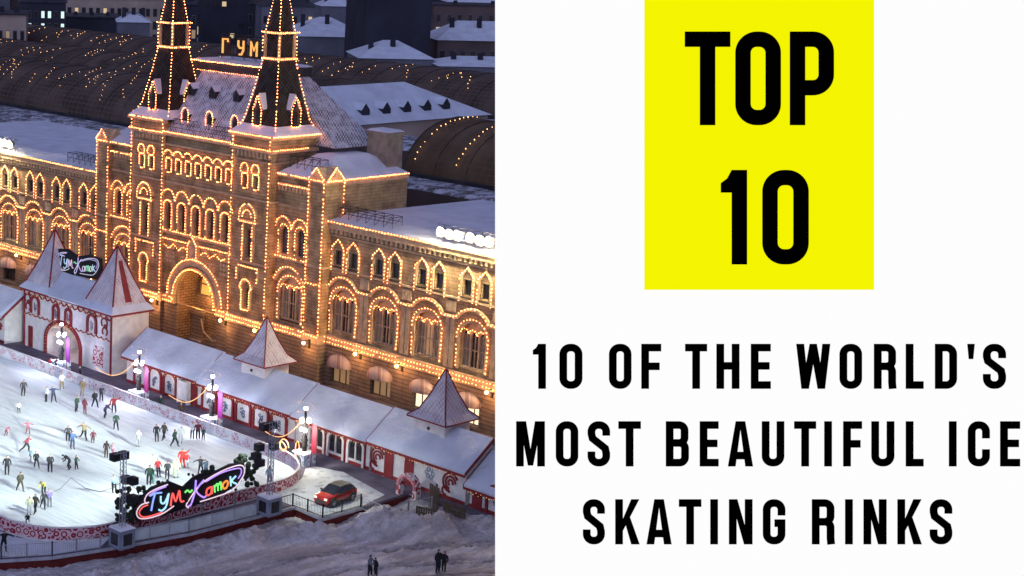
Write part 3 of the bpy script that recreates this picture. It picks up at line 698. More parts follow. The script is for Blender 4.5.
for u in row7: put_window(RWm, u, CY_+.44)
F5 = arched_window(.5, 12.6, 15.1)
F1 = arched_window(.42, 11.6, 14.2, string=False); F0 = arched_window(.36, 6.2, 7.9, string=False, m=M['lit_dim'])
for u in five: put_window(F5, u, CY_+.44)
for s_ in (-1, 1):
    c = 9.03 if s_ > 0 else -8.35
    for d in (-.85, .85): put_window(RWm, c+d, TY+.44)
    put_window(F1, c, TY+.44); put_window(F0, c, TY+.44)
# light inside the portal and lit lamps along the string course
def lamp(kind, name, loc, energy, col, size=.2, parent=None, rot=None, spot=None, blend=.6):
    d = bpy.data.lights.new(name, kind); d.energy = energy; d.color = col
    if kind == 'AREA': d.size = size
    else: d.shadow_soft_size = size
    if kind == 'SPOT': d.spot_size = spot; d.spot_blend = blend
    o = bpy.data.objects.new(name, d); COL.objects.link(o); o.location = loc
    if rot: o.rotation_euler = rot
    if parent: o.parent = parent
    return o
lamp('POINT', 'portal_lamp', (PC, -.3, 5.2), 520, (1, .5, .18), .3, store)
wl = MB()
wl.ball((0, -1.0, 4.25), .17, 0); wl.box(-.05, .05, -1.0, -.1, 4.42, 4.5, 1); wl.box(-.1, .1, -.3, -.1, 3.6, 4.5, 1)
WL = wl.mesh('wall_lamp', [M['lampglow'], M['iron']])
lamp_us = [c+BAY/2 for c in right_bays]+[c-BAY/2 for c in left_bays]+[18.2, -18.2, 5.0+.9, -5.9, 11.4, -11.4]
for u in lamp_us:
    y = WY if abs(u) > 20 else (-1.2 if abs(u) > 17 else TY)
    o = link('wall_lamp', WL, store, (u, y, 0))
    if -48 < u < 44: lamp('POINT', 'lamp_light', (0, -1.25, 3.7), 170, (1, .45, .15), .15, o)
for u in right_bays[:5]+left_bays[:5]:
    pass

# mansard roof between and behind the spires -------------------------------
mr = MB()
mr.frus(-5.5, 6.1, -1.5, 12, 23.4, -5.5, 5.5, 3.6, 8, 30.2)
mr.frus(-14.6, 14.8, 4.6, 11.2, 23.4, -6.9, 5.6, 5.6, 9, 30.1)
mr.build('mansard_roof', M['snow_lat'], store)
rb = MB(); rb.box(-7.3, 6.0, 3.4, 9.2, 30.0, 31.0); rb.build('ridge_parapet', M['darkroof'], store)
rs = MB(); rs.frus(-7.4, 6.1, 3.3, 9.3, 31.0, -7.0, 5.7, 4.0, 8.8, 31.2); rs.build('ridge_snow', M['snow_roof'], store)
rl = MB(); rl.bulbs([(-7.4, 3.2, 31.0), (6.1, 3.2, 31.0)], .3, .085); rl.bulbs([(-7.3, 3.2, 30.0), (6, 3.2, 30.0)], .3, .05); rl.build('light_string', M['bulb'], store)
def dormer(x, y, z, w=.55, h=1.3, face=0, light=True, sm='darkroof'):
    """small gabled roof dormer; face 0 looks to the front, 1 looks right, -1 left"""
    o = empty('dormer', (x, y, z), face*PI/2); o.parent = store
    b = MB(); b.prism([(-w, 0), (w, 0), (w, h*.6), (0, h), (-w, h*.6)], 'y', 0, 1.6); b.build('dormer_body', M[sm], o)
    gq = MB(); pane(gq, archloop(0, .15, h*.45, w*.5, 8), -.03); gq.build('pane', M['glass'], o)
    if light:
        l = MB(); l.bulbs(y3([(-w-.05, 0)]+arc(0, h*.55, w+.1, PI, 0, 10, 1.25)+[(w+.05, 0)], -.15), .24, .07); l.build('light_string', M['bulb'], o)
    sn = MB(); sn.add([(-w-.1,-.1,h*.58),(0,-.1,h*1.05),(0,1.6,h*1.05),(-w-.1,1.6,h*.58)], [(0,1,2,3)]); sn.add([(w+.1,-.1,h*.58),(0,-.1,h*1.05),(0,1.6,h*1.05),(w+.1,1.6,h*.58)], [(0,1,2,3)])
    sn.build('snow_cap', M['snow_roof'], o)
for x in (-3.5, .6, 4.7): dormer(x, -.5, 24.5, .5, 1.6)
for x in (-4.9, -1.2, 2.8): dormer(x, 1.2, 27.3, .5, 1.3, light=False)
# railings / cresting with snow on the eave
rr = MB()
for s_, (xa, xb) in ((0, (-5.6, 5.6)),):
    for k in range(12):
        x = xa+(xb-xa)*k/11; rr.tube([(x, -1.8, 23.4), (x, -1.8, 24.0)], .03, 4)
    rr.tube([(xa, -1.8, 24.0), (xb, -1.8, 24.0)], .03, 4)
rr.build('roof_railing', M['iron'], store)
random.seed(3)
def scaffold(x0, x1, y0, y1, z, h, nx_=4):
    rr = MB()
    for i in range(nx_+1):
        x = x0+(x1-x0)*i/nx_
        for y in (y0, y1): rr.tube([(x, y, z), (x, y, z+h)], .035, 4)
        rr.tube([(x, y0, z+h), (x, y1, z+h)], .03, 4)
    for y in (y0, y1):
        for hh in (.5, 1): rr.tube([(x0, y, z+h*hh), (x1, y, z+h*hh)], .03, 4)
        for i in range(nx_): rr.tube([(x0+(x1-x0)*i/nx_, y, z), (x0+(x1-x0)*(i+1)/nx_, y, z+h)], .025, 4)
    rr.build('roof_railing', M['iron'], store)
scaffold(12.6, 17, 0.2, 1.4, 21.4, 1.3); scaffold(19.8, 27, .6, 2.0, 17.2, 1.1, 6); scaffold(-27, -20, .6, 2.0, 17.2, 1.1, 6); scaffold(-5, -1.5, -1.0, -.2, 23.8, 1.0, 3); scaffold(1, 5, -1.0, -.2, 23.8, .9, 3)


# spires --------------------------------------------------------------------
def spire(cx):
    cy = 1.55; o = empty('spire', (cx, cy, 0)); o.parent = store
    b = MB(); e = .0
    prof = [(3.55, 24.66), (2.75, 25.3), (2.35, 26.0), (1.72, 29.0), (1.12, 32.3)]
    sn = MB(); sn.frus(-3.5, 3.5, -3.5, 3.5, 24.7, -2.6, 2.6, -2.6, 2.6, 25.6); sn.build('snow_skirt', M['snow_roof'], o)
    for (h0, z0), (h1, z1) in zip(prof[1:], prof[2:]): b.frus(-h0,h0,-h0,h0,z0,-h1,h1,-h1,h1,z1)
    b.box(-.95, .95, -.95, .95, 32.3, 35.0)
    b.frus(-.95,.95,-.95,.95,35.15,-.48,.48,-.48,.48,38.6); b.frus(-.48,.48,-.48,.48,38.6,-.14,.14,-.14,.14,43.5); b.tube([(0,0,43.3),(0,0,45.4)], .06)
    b.ball((0,0,44.2), .22)
    b.build('spire_roof', M['spire'], o)
    k = MB(); k.box(-1.2,1.2,-1.2,1.2,32.25,32.55); k.box(-1.28,1.28,-1.28,1.28,34.95,35.2); k.box(-.62,.62,-.62,.62,38.5,38.65)
    for sx in (-1,1):
        for sy in (-1,1): k.box(sx*1.05-.12, sx*1.05+.12, sy*1.05-.12, sy*1.05+.12, 32.5, 35.0)
    k.build('lantern_cornice', M['pink'] if False else M['trim'], o)
    l = MB()
    for sx, sy in ((-1,-1),(1,-1),(1,1),(-1,1)):
        d = .1
        l.bulbs([(sx*(h+d), sy*(h+d), z) for h, z in [(3.3, 24.7)]+prof[1:]], .34, .08)
        l.bulbs([(sx*1.25, sy*1.25, 32.6), (sx*1.25, sy*1.25, 35)], .34, .08); l.bulbs([(sx*1.08, sy*1.08, 35.2), (sx*.58, sy*.58, 38.6), (sx*.24, sy*.24, 43)], .32, .08)
    for hh, z in ((1.34, 32.4), (1.42, 35.1)):
        l.bulbs([(-hh,-hh,z),(hh,-hh,z),(hh,hh,z),(-hh,hh,z)], .27, .085, closed=True)
    l.build('light_string', M['bulb'], o)
    for fc in (0, 1):
        dm = empty('spire_dormer', (0,0,0), fc*PI/2); dm.parent = o
        q = MB(); q.prism([(-.55, 25.4), (.55, 25.4), (.55, 27.2), (0, 28.5), (-.55, 27.2)], 'y', -2.75, -1.4); q.build('dormer_body', M['darkroof'], dm)
        q = MB(); pane(q, archloop(0, 25.6, 26.8, .32, 8), -2.78); q.build('pane', M['glass'], dm)
        q = MB(); q.bulbs(y3([(-.62, 25.5), (-.66, 27.2), (0, 28.7), (.66, 27.2), (.62, 25.5)], -2.9), .28, .08); q.bulbs([(-.6,-2.9,25.5),(.6,-2.9,25.5)], .25, .08); q.build('light_string', M['bulb'], dm)
        q = MB(); q.prism([(-.62, 27.25), (0, 28.62), (.62, 27.25), (.62, 27.5), (0, 28.9), (-.62, 27.5)], 'y', -2.7, -1.5); q.build('snow_cap', M['snow_roof'], dm)
spire(8.98); spire(-8.4)
# small dormer-turret caps, chimney
ch = MB(); ch.box(15.4, 18.4, 8.6, 10.8, 20.9, 24.9); ch.box(15.25, 18.55, 8.45, 10.95, 24.9, 25.2)
ch.build('chimney', mat('plaster_chimney', (.22, .19, .16), .9), store)
cs = MB(); cs.frus(15.3, 18.5, 8.5, 10.9, 25.2, 15.6, 18.2, 8.8, 10.6, 25.4); cs.build('snow_cap', M['snow_roof'], store)

# roof sign: three Cyrillic letters
sgn = tag(empty('roof_sign', (GX, GY+5.2, 31.3)), 'roof sign with three glowing yellow letters on a dark frame between the two spires', 'sign')
fr = MB()
for k in range(5): fr.tube([(-4.6+k*1.9, .25, 0), (-4.6+k*1.9, .25, 2.7)], .05, 4)
for z in (.5, 1.6, 2.7): fr.tube([(-4.8, .25, z), (3.4, .25, z)], .05, 4)
for k in range(5): fr.tube([(-4.6+k*1.9, .25, 2.2), (-4.6+k*1.9, 1.8, 0)], .04, 4)
for c in (-3.8, -1.2, .95): fr.box(c-.8, c+.8, .1, .2, .35, 2.45)
fr.build('sign_frame', M['iron'], sgn)
def Gg(c): return [[(c-.5, .6), (c-.5, 2.35), (c+.5, 2.35), (c+.5, 2.0)]]
def Uu(c): return [[(c-.5, 2.35), (c-.5, 1.7), (c-.25, 1.45), (c+.4, 1.45)], [(c+.5, 2.35), (c+.5, 1.2), (c+.15, .65), (c-.3, .65)]]
def Mm(c): return [[(c-.55, .6), (c-.55, 2.35), (c, 1.3), (c+.55, 2.35), (c+.55, .6)]]
M['gold'] = emat('yellow_letter_glow', (1, .48, .12), 1.0)
for fn, c in ((Gg, -3.8), (Uu, -1.2), (Mm, .95)):
    l = MB()
    for pth in fn(c): l.ribbon([(c+(x_-c)*.85, .4+(z_-.4)*.9) for x_, z_ in pth], .20, -.05, .09)
    l.build('letter', M['gold'], sgn)

# arcades behind ---------------------------------------------------------------
def vault(x0, x1, yc, hw, z0, h, m, label, seg=18, drum=True):
    me = bpy.data.meshes.new('glazing'); bm = bmesh.new(); uvl = bm.loops.layers.uv.new()
    n = seg; nxs = max(2, int((x1-x0)/30)); V = []
    for i in range(nxs+1):
        x = x0+(x1-x0)*i/nxs; V.append([bm.verts.new((x, hw*-math.cos(PI*k/n), h*math.sin(PI*k/n))) for k in range(n+1)])
    arcl = PI*(hw+h)/2/n
    for i in range(nxs):
        for k in range(n):
            f = bm.faces.new((V[i][k], V[i+1][k], V[i+1][k+1], V[i][k+1])); f.smooth = True
            for lp, (a, b) in zip(f.loops, ((i,k),(i+1,k),(i+1,k+1),(i,k+1))): lp[uvl].uv = ((x0+(x1-x0)*a/nxs), b*arcl)
    for i in (0, nxs): bm.faces.new(V[i])
    bmesh.ops.recalc_face_normals(bm, faces=bm.faces)
    bm.to_mesh(me); bm.free(); me.materials.append(m)
    root = tag(empty('glass_arcade', ((x0+x1)/2*0+GX, yc, z0)), label, 'arcade roof')
    link('glazing', me, root)
    w = MB(); w.box(x0, x1, -hw-.6, -hw+.3, -17 if drum else -1.2, .35); w.box(x0, x1, hw-.3, hw+.6, -17, .35); w.build('side_wall', M['darkroof'], root)
    rb = MB()
    for i in range(int((x1-x0)/4.8)+1):
        x = x0+i*4.8; rb.tube([(x, -hw*math.cos(PI*k/14), h*math.sin(PI*k/14)+.05) for k in range(15)], .05, 4)
    rb.build('rib', M['iron'], root)
    return root
def vstring(root, hw, h, paths, r=.1, step=.8, m='bulb_roof'):
    l = MB()
    for pth in paths:
        dense = []
        for (xa, ta), (xb, tb) in zip(pth, pth[1:]):
            for i in range(9): t = ta+(tb-ta)*i/8; dense.append((xa+(xb-xa)*i/8, -(hw+.25)*math.cos(t), (h+.25)*math.sin(t)))
        l.bulbs(dense, step, r)
    l.build('light_string', M[m], root)
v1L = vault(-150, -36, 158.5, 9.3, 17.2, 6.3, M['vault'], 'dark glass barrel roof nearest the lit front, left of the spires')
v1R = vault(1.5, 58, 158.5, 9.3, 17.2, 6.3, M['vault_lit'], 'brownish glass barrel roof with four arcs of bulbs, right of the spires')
v2 = vault(-190, -47.5, 190, 10, 16.5, 6.0, M['vault'], 'long dark glass barrel roof in the middle row, left of the dormered hip roof')

v3 = vault(-215, 30, 222, 10, 16.5, 6.0, M['vault'], 'long dark glass barrel roof farthest behind the spires')
random.seed(11)
vstring(v1R, 9.3, 6.3, [[(x, .25), (x+.3, 1.75)] for x in (3.0, 9.5, 16, 22.5, 29, 35.5)], .11, .75)
def zig(x0, x1, step, lo=.4, hi=1.5):
    P = []; x = x0
    while x < x1:
        k = random.random()
        if k < .72: a = random.uniform(lo, hi-.4); s_ = random.choice((-1, 1)); P.append([(x, a), (x+s_*random.uniform(1.0, 3), a+random.uniform(.25, .6))])
        x += step*random.uniform(.6, 1.4)
    return P
vstring(v1L, 9.3, 6.3, zig(-150, -38, 2.0), .075, 1.0)
vstring(v2, 10, 6, zig(-190, -50, 2.4), .085, 1.1)
vstring(v3, 10, 6, zig(-215, 30, 2.6), .10, 1.2)
# body of the rear wings under the arcades
for q_ in ((XL-90, XR, 23.2, 29.0, 0, 16.8), (-190, XR, 48.6, 59.8, 0, 16.6), (-215, 40, 80.5, 91.5, 0, 16.2), (-215, 40, 112.8, 124, 0, 16.0), (XL-90, XL, 0.2, 23.2, 0, 16.8)): MB().box(*q_).build('rear_wing', M['bwall3'], store)
for q_ in ((XL-90, XR, 23.2, 29.2, 16.85, XL-90, XR, 24, 28.5, 17.25), (-190, XR, 48.6, 59.8, 16.65, -190, XR, 50, 58.6, 17.1), (-215, 40, 80.5, 91.5, 16.25, -215, 40, 82, 90, 16.6), (-215, 40, 112.8, 124, 16.05, -215, 40, 114, 123, 16.4), (XL-90, XL, .2, 23.2, 16.85, XL-89, XL, .8, 23.1, 17.2)):
    MB().frus(*q_).build('snow_roof', M['snow_worn'], store)
MB().box(-30, 1.4, 29.1, 48, 0, 15).build('low_hall', M['darkroof'], store)
# cross wing with the five-dormer snow roof
cwo = tag(empty('cross_wing', (-177.2, 172.6, 0)), 'snow covered hip roof with five small dark dormers, right behind the right spire', 'roof')
MB().box(-7.6, 7.6, .2, 30.4, 0, 18.2).build('wall', M['bwall'], cwo)
w = MB(); w.add([(-8.1,-.3,18.2),(8.1,-.3,18.2),(8.1,30.8,18.2),(-8.1,30.8,18.2),(0,-.3,23.0),(0,19.5,23.0)], [(0,3,2,1),(0,1,4),(1,2,5,4),(2,3,5),(3,0,4,5)]); w.build('snow_roof', M['snow_roof'], cwo)
for yy in (5.0, 9.4, 13.8, 18.2, 22.4):
    d = MB(); d.prism([(yy-.75, 19.0), (yy+.75, 19.0), (yy+.75, 20.0), (yy, 20.9), (yy-.75, 20.0)], 'x', 3.2, 6.3); d.build('dormer', M['darkroof'], cwo)
    d = MB(); d.add([(3.2, yy-.85, 20.0), (6.2, yy-.85, 20.0), (6.2, yy, 21.0), (3.2, yy, 21.0), (6.2, yy+.85, 20.0), (3.2, yy+.85, 20.0)], [(0,1,2,3),(3,2,4,5)]); d.build('snow_cap', M['snow_roof'], cwo)

# roof floodlights -----------------------------------------------------------
def flood_rig(us, y, z, label, e):
    e *= 13
    c = sum(us)/len(us)
    o = tag(empty('floodlight_rig', (GX+c, GY+y, z)), label, 'floodlights', 'floodlight rigs on the roof edge')
    fr = MB(); a, b = us[0]-c-.9, us[-1]-c+.9
    fr.tube([(a, 0, .4), (b, 0, .4)], .05, 5); fr.tube([(a, 0, 1.5), (b, 0, 1.5)], .05, 5)
    k = a
    while k < b: fr.tube([(k, 0, 0), (k, 0, 1.5)], .04, 4); fr.tube([(k, 0, .4), (min(b, k+.9), 0, 1.5)], .03, 4); k += .9
    fr.build('truss', M['steel'], o)
    for u in us:
        h = MB(); h.tube([(u-c, -.1, 1.0), (u-c, -.6, .85)], .34, 12, r2=.55); h.build('floodlight', M['steel'], o)
        g_ = MB(); g_.ball((u-c, -.62, .85), random.uniform(.34, .5), n=12, m=8); go = g_.build('lamp_glass', M['flood'], o)
        lamp('POINT', 'flood_light', (u-c, -.9, .9), e, (1, .82, .48), .3, o)
flood_rig([34.4, 35.5, 36.5, 38.0, 39.2, 40.2, 41.8, 43.2], -.1, 17.3, 'row of dazzling yellow floodlights on the roof edge at the right', 450)
flood_rig([-44.5, -43.1, -42.0, -40.9, -39.6, -38.7, -37.6], -.1, 17.3, 'row of dazzling yellow floodlights on the roof edge at the left', 450)

# ================================================================== CITY BEHIND
def house(px0, px1, pyb, z, depth, hgt, wm, roof, label, rows=0, cols=0, litp=.2, ridge=.35, name='city_building', cat='building', lm='lit_dim'):
    """block whose eaves line runs between two sight lines; z = eaves height"""
    a = at(px0, pyb, z); b = at(px1, pyb+(px1-px0)*.02, z); c = (a+b)/2; L = (b-a).length
    ang = math.atan2(b.y-a.y, b.x-a.x)
    o = tag(empty(name, (c.x, c.y, 0), ang), label, cat)
    w = MB(); w.box(-L/2, L/2, 0, depth, 0, z); w.build('wall', M[wm], o)
    r = MB(); e = .5
    if hgt > .4: r.frus(-L/2-e, L/2+e, -e, depth+e, z, -L/2+depth*.35, L/2-depth*.35, depth*.5-.3, depth*.5+.3, z+hgt)
    else: r.frus(-L/2-e, L/2+e, -e, depth+e, z, -L/2, L/2, 0, depth, z+.35)
    r.build('roof', M[roof], o)
    for k in range(3):
        x = -L/2+L*(.2+.3*k); MB().box(x-.6, x+.6, depth*.3, depth*.3+1.2, z, z+max(hgt, .5)+1.0).build('chimney', M['bdark'], o)
    if rows:
        dz = z/(rows+.6); random.seed(int(px0*7+pyb))
        for i in range(rows):
            for j in range(cols):
                x = -L/2+L*(j+.5)/cols; zz = .8+dz*i
                q = MB(); ww = min(.8, L/cols*.28); q.box(x-ww, x+ww, -.08, .02, zz+.4, zz+dz*.72); q.box(x-ww*.85, x+ww*.85, -.1, -.081, zz+.5, zz+dz*.68, 1)
                q.build('window', [M['bwall2'], M[lm] if random.random() < litp else M['glass']], o)
    return o
house(-25, 26, 14, 26, 14, 0, 'bwall', 'darkroof', 'brightly lit yellow facade at the far left edge behind the arcades', 5, 7, .35)
house(66, 166, -2, 20, 18, 3, 'bwall', 'snow_roof', 'beige block with a row of windows and one lit, behind the dark flat roofs', 4, 14, .12, lm='lit')
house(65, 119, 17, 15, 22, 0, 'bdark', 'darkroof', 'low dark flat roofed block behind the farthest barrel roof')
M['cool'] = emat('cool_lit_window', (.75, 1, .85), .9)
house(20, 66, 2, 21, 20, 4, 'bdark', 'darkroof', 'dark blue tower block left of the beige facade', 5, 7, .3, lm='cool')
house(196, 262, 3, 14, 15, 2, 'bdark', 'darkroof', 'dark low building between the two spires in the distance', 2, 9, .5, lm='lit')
house(118, 150, 22, 17, 16, 3, 'bwall2', 'snow_roof', 'small grey building with a blue snowy roof left of the left spire')
house(322, 356, 6, 22, 14, 3, 'bwall2', 'snow_roof', 'small bluish palace building with tall columns and snowy roof', 3, 6, .0)
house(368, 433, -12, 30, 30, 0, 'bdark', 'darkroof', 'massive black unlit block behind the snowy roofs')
house(290, 372, 36, 14, 30, 5, 'bwall2', 'snow_roof', 'low wide building with a pale blue snow roof behind the right spire')
house(360, 434, 58, 13, 22, 4, 'bwall2', 'snow_roof', 'low snow roofed building in front of the black block')
house(438, 530, 40, 15, 22, 5, 'bwall3', 'snow_roof', 'brown house with a broad snow roof at the right behind the arcades', 3, 9, .0)
house(440, 530, 66, 12, 18, 2, 'bwall2', 'snow_roof', 'lowest snow roof at the right next to the last arcade')
house(434, 560, 5, 20, 18, 0, 'bwall3', 'darkroof', 'far brown facade with small lit lamps along its windows at the right', 4, 12, .3, lm='lit')
house(160, 198, 4, 18, 14, 2, 'bdark', 'darkroof', 'dark block hidden behind the left spire', 3, 5, .2)
house(262, 322, 6, 17, 20, 3, 'bwall2', 'darkroof', 'grey block behind the right spire with a dark roof', 3, 8, .15, lm='lit')
# long far skyline so that the far ground never shows bare
random.seed(21)
SK = ['far grey block', 'far brown block', 'far dark block', 'far beige block']
for i in range(26):
    px = -160+i*30+random.uniform(-6, 6); hz = random.uniform(18, 30)
    d = ray(px, 10); d = Vector((d.x, d.y, 0)).normalized(); dist = random.uniform(620, 760)
    pz = C0+d*dist; o = tag(empty('city_building', (pz.x, pz.y, 0), math.atan2(d.y, d.x)-PI/2+random.uniform(-.2, .2)),
          'distant dark city block on the dim skyline beyond the roofs', 'building', 'distant skyline blocks')
    w = MB(); w.box(-9, 9, 0, 14, 0, hz); w.build('wall', M[random.choice(('bdark', 'bwall2', 'bwall3', 'bdark'))], o)
    r = MB(); r.frus(-9.4, 9.4, -.4, 14.4, hz, -8, 8, 3, 11, hz+1.5); r.build('roof', M[random.choice(('darkroof', 'snow_roof'))], o)
    for k in range(5):
        q = MB(); x = -7+k*3.4; z = random.choice((3, 7, 11, 15)); q.box(x-.8, x+.8, -.15, -.02, z, z+1.8); q.build('window', M['lit'] if random.random() < .25 else M['glass'], o)
# street lamps in the distance
sl = [(22, 9), (27, 9), (31, 9.5), (32, 20), (38, 21), (42, 20.5), (23, 22), (340, 12), (303, 19), (234, 11), (243, 17), (258, 6), (313, 14), (438, 9), (461, 10), (483, 9), (112, 5)]
for i, (px, py) in enumerate(sl):
    q = at(px, py, 9.0)
    o = tag(empty('street_lamp', (q.x, q.y, 0)), 'tiny bright street lamp far off among the dark city blocks', 'street lamp', 'street lamps in the distance')
    b = MB(); b.tube([(0,0,0),(0,0,8.6)], .12, 5); b.build('pole', M['iron'], o)
    b = MB(); b.ball((0,0,9.0), .5 if i != 8 else .8); b.build('lamp_globe', emat('far_lamp', ((.85, 1, .9) if i < 7 else (1, .75, .45)), 3.5), o)

# ================================================================== RINK-SIDE KIOSKS
M['kwarm'] = M['bulb_dim']
M['kwall'] = M['white']
def kiosk(x0, x1, yf, dz, label, fronts, turret=None, side_right=True, plain=None):
    """long low market hut: front wall at yf, gabled snow roof. fronts = [(kind, x)]"""
    o = tag(empty('market_hut', ((x0+x1)/2, yf, .03)), label, 'kiosk', 'row of market huts behind the rink')
    cx = (x0+x1)/2; a, b = x0-cx, x1-cx; ze = 2.85+dz; zr = 5.0+dz; D = 5.4; ym = 2.75
    wl_ = MB(); wl_.prism([(0, 0), (D, 0), (D, ze), (ym, zr-.25), (0, ze)], 'x', a+.1, b-.1); wl_.build('wall', M['white'], o)
    rf = MB(); t = .22
    rf.prism([(-.55, ze-.22), (ym, zr-.05), (D+.5, ze-.22), (D+.5, ze-.02), (ym, zr+.2), (-.55, ze+.0)], 'x', a-.15, b+.15); rf.build('snow_roof', M['snow_roof'], o)
    sn = MB(); nxk = max(8, int((b-a)/.35)); nyk = 20; sx_ = random.uniform(0, 99); y0_, y1_ = -.62, D+.55
    for j in range(nyk+1):
        for i in range(nxk+1):
            x = a-.14+(b-a+.28)*i/nxk; y = y0_+(y1_-y0_)*j/nyk
            zb = ze+(zr-ze)*(y+.55)/(ym+.55) if y < ym else ze+(zr-ze)*(D+.5-y)/(D+.5-ym)
            zb = zb-.10*math.exp(-((y-ym)/.35)**2)
            ed = min(1, min(x-a+.14, b+.14-x)/.25, (y-y0_)/.3, (y1_-y)/.3); ed = math.sqrt(max(0, 1-(1-ed)**2))
            th = .05+.20*ed+.15*noise.fractal(Vector((x*.6+sx_, y*.6, 1)), .8, 2, 5)*ed
            sn.v.append((x, y+.10*noise.noise(Vector((x*1.5+sx_, 0, 0)))*(1 if j == 0 else 0), zb+th-.05))
    sn.f = [(j*(nxk+1)+i, j*(nxk+1)+i+1, (j+1)*(nxk+1)+i+1, (j+1)*(nxk+1)+i) for j in range(nyk) for i in range(nxk)]; sn.m = [0]*len(sn.f)
    sn.build('snow_cover', M['snow_roof'], o, smooth=True)
    fa = MB(); fa.box(a-.18, b+.18, -.6, -.5, ze-.42, ze-.2)
    for s_ in (a-.22, b+.16):
        fa.prism([(-.58, ze-.30), (ym, zr-.12), (D+.5, ze-.30), (D+.5, ze-.05), (ym, zr+.22), (-.58, ze-.02)], 'x', s_, s_+.07)
    fa.box(a+.1, b-.1, -.06, -.003, .0, .3)
    fa.build('eaves_board', M['red'], o)
    ga = MB(); zz = []; x = a
    while x < b: zz += [(x, -.66, ze-.35), (x+.3, -.66, ze-.55)]; x += .6
    ga.bulbs(zz, .3, .05); ga.build('garland', M['kwarm'], o)
    for kind, x in fronts:
        x -= cx
        if kind in ('arch', 'pic', 'glaz'):
            w = .95 if kind != 'pic' else 1.0
            f = MB(); f.ribbon([(x-w, .05)]+arc(x, 1.75, w, PI, 0, 12, .8)+[(x+w, .05)], .24, -.2, -.003)
            if kind == 'pic': f.box(x-w, x+w, -.1, -.004, 1.7, 2.35)
            f.build('arch_frame', M['red'] if kind != 'glaz' else M['white'], o)
            p_ = MB()
            if kind == 'glaz':
                pane(p_, [(x-w+.12, .5)]+arc(x, 1.7, w-.14, PI, 0, 12, .8)+[(x+w-.12, .5)], -.03); p_.build('glazing', M['glass'], o)
                q = MB(); q.ribbon([(x, .4), (x, 2.4)], .13, -.16, -.04); q.box(x-w, x+w, -.15, -.04, .35, .55); q.build('mullion', M['white'], o)
                q = MB(); q.box(x-w-.22, x-w-.12, -.17, -.004, .05, 2.3); q.box(x+w+.12, x+w+.22, -.17, -.004, .05, 2.3); q.build('post', M['red'], o)
            else:
                if kind == 'pic': pane(p_, [(x-.8, .35), (x-.8, 1.85), (x-.65, 2.0), (x+.65, 2.0), (x+.8, 1.85), (x+.8, .35)], -.12)
                else: pane(p_, [(x-.8, .35)]+arc(x, 1.7, .8, PI, 0, 12, .8)+[(x+.8, .35)], -.06)
                p_.build('shutter', M['white'], o)
                q = MB(); random.seed(int(x*31))
                fx = [(-.12, 1.5, .2), (.1, 1.25, .26), (-.05, .95, .3), (.18, .75, .18), (-.25, 1.15, .14), (.3, 1.5, .1)]
                for dx, dzz, rr_ in fx:
                    dx *= random.choice((-1, 1)); q.ribbon(arc(x+dx, dzz, rr_*.6, 0, random.uniform(3.5, 6), 8), rr_*.55, -.16, -.121)
                q.build('painted_figure', mat('grey_blue_paint', (.13, .17, .25), .7), o)
                q = MB(); q.bulbs(y3(arc(x, 1.78, w*.8, PI*.95, PI*.05, 10, .7), -.28), .22, .045); q.build('garland', M['kwarm'], o)
        elif kind == 'door':
            q = MB(); q.box(x-.5, x+.5, -.1, -.003, .05, 2.3); q.build('door', M['red'], o)
        elif kind == 'bay':
            q = MB(); q.box(x-.75, x-.65, -.6, -.003, .0, 2.5); q.box(x+.65, x+.75, -.6, -.003, .0, 2.5); q.box(x-.75, x+.75, -.6, -.003, 2.5, 2.6); q.box(x-.6, x+.6, -.55, -.5, .4, 2.3); q.build('porch', M['white'], o)
        elif kind == 'scroll':
            q = MB()
            for k in range(3): q.ribbon(arc(x, 1.5, .25+.28*k, -.5+k*.5, 4.3+k*.2, 16), .16, -.09, -.003)
            q.ribbon(arc(x-.5, .7, .35, 0, 5, 12), .14, -.09, -.004); q.build('painted_scroll', M['red'], o)
        elif kind == 'flower':
            q = MB()
            for k in range(6): aa = k*PI/3; q.ribbon(arc(x+.35*math.cos(aa), 1.7+.35*math.sin(aa), .16, 0, 6, 8), .1, -.06, -.003)
            q.build('painted_flower', mat('blue_grey_paint', (.28, .33, .42), .7), o)
    if side_right:
        q = MB(); q.box(b-.099, b-.05, .6, 2.2, 0, 2.0); q.build('side_door', M['white'], o)
    if turret is not None:
        tx = turret-cx; ty = 3.1; tw = 1.6
        tu = MB(); tu.box(tx-tw, tx+tw, ty-1.55, ty+1.55, 3.0+dz, 5.72); to = tu.build('turret', M['white'], o)
        tr = MB(); pr = [(2.15, 5.7), (1.45, 6.3), (.8, 7.7), (.03, 9.8)]
        for (h0, z0), (h1, z1) in zip(pr, pr[1:]): tr.frus(tx-h0, tx+h0, ty-h0, ty+h0, z0, tx-h1, tx+h1, ty-h1, ty+h1, z1)
        tr.build('turret_roof', M['snow_lat_warm'], to)
        e = MB(); e.box(tx-2.18, tx+2.18, ty-2.18, ty+2.18, 5.58, 5.699)
        for sx in (-1, 1):
            for sy in (-1, 1): e.tube([(tx+sx*h, ty+sy*h, z+.03) for h, z in pr], .07, 5)
        e.build('red_edging', M['red'], to)
        e = MB(); e.tube([(tx-.2, ty-1.6, 4.85), (tx-.2, ty-1.53, 4.85)], .16, 10); e.build('round_vent', M['iron'], to)
    return o
kiosk(-130.9, -118.9, 102.85, .08, 'snow roofed hut with three red arches, just right of the twin-spired gatehouse', [('arch', -128.45), ('arch', -126.1), ('arch', -123.75), ('bay', -121.3), ('door', -120.1)])
kiosk(-118.9, -105.7, 102.7, .0, 'long snow roofed hut with five pictured shutters and a tiled turret', [('pic', -117.6), ('pic', -115.15), ('pic', -112.7), ('pic', -110.25), ('pic', -107.8)], turret=-113.35)
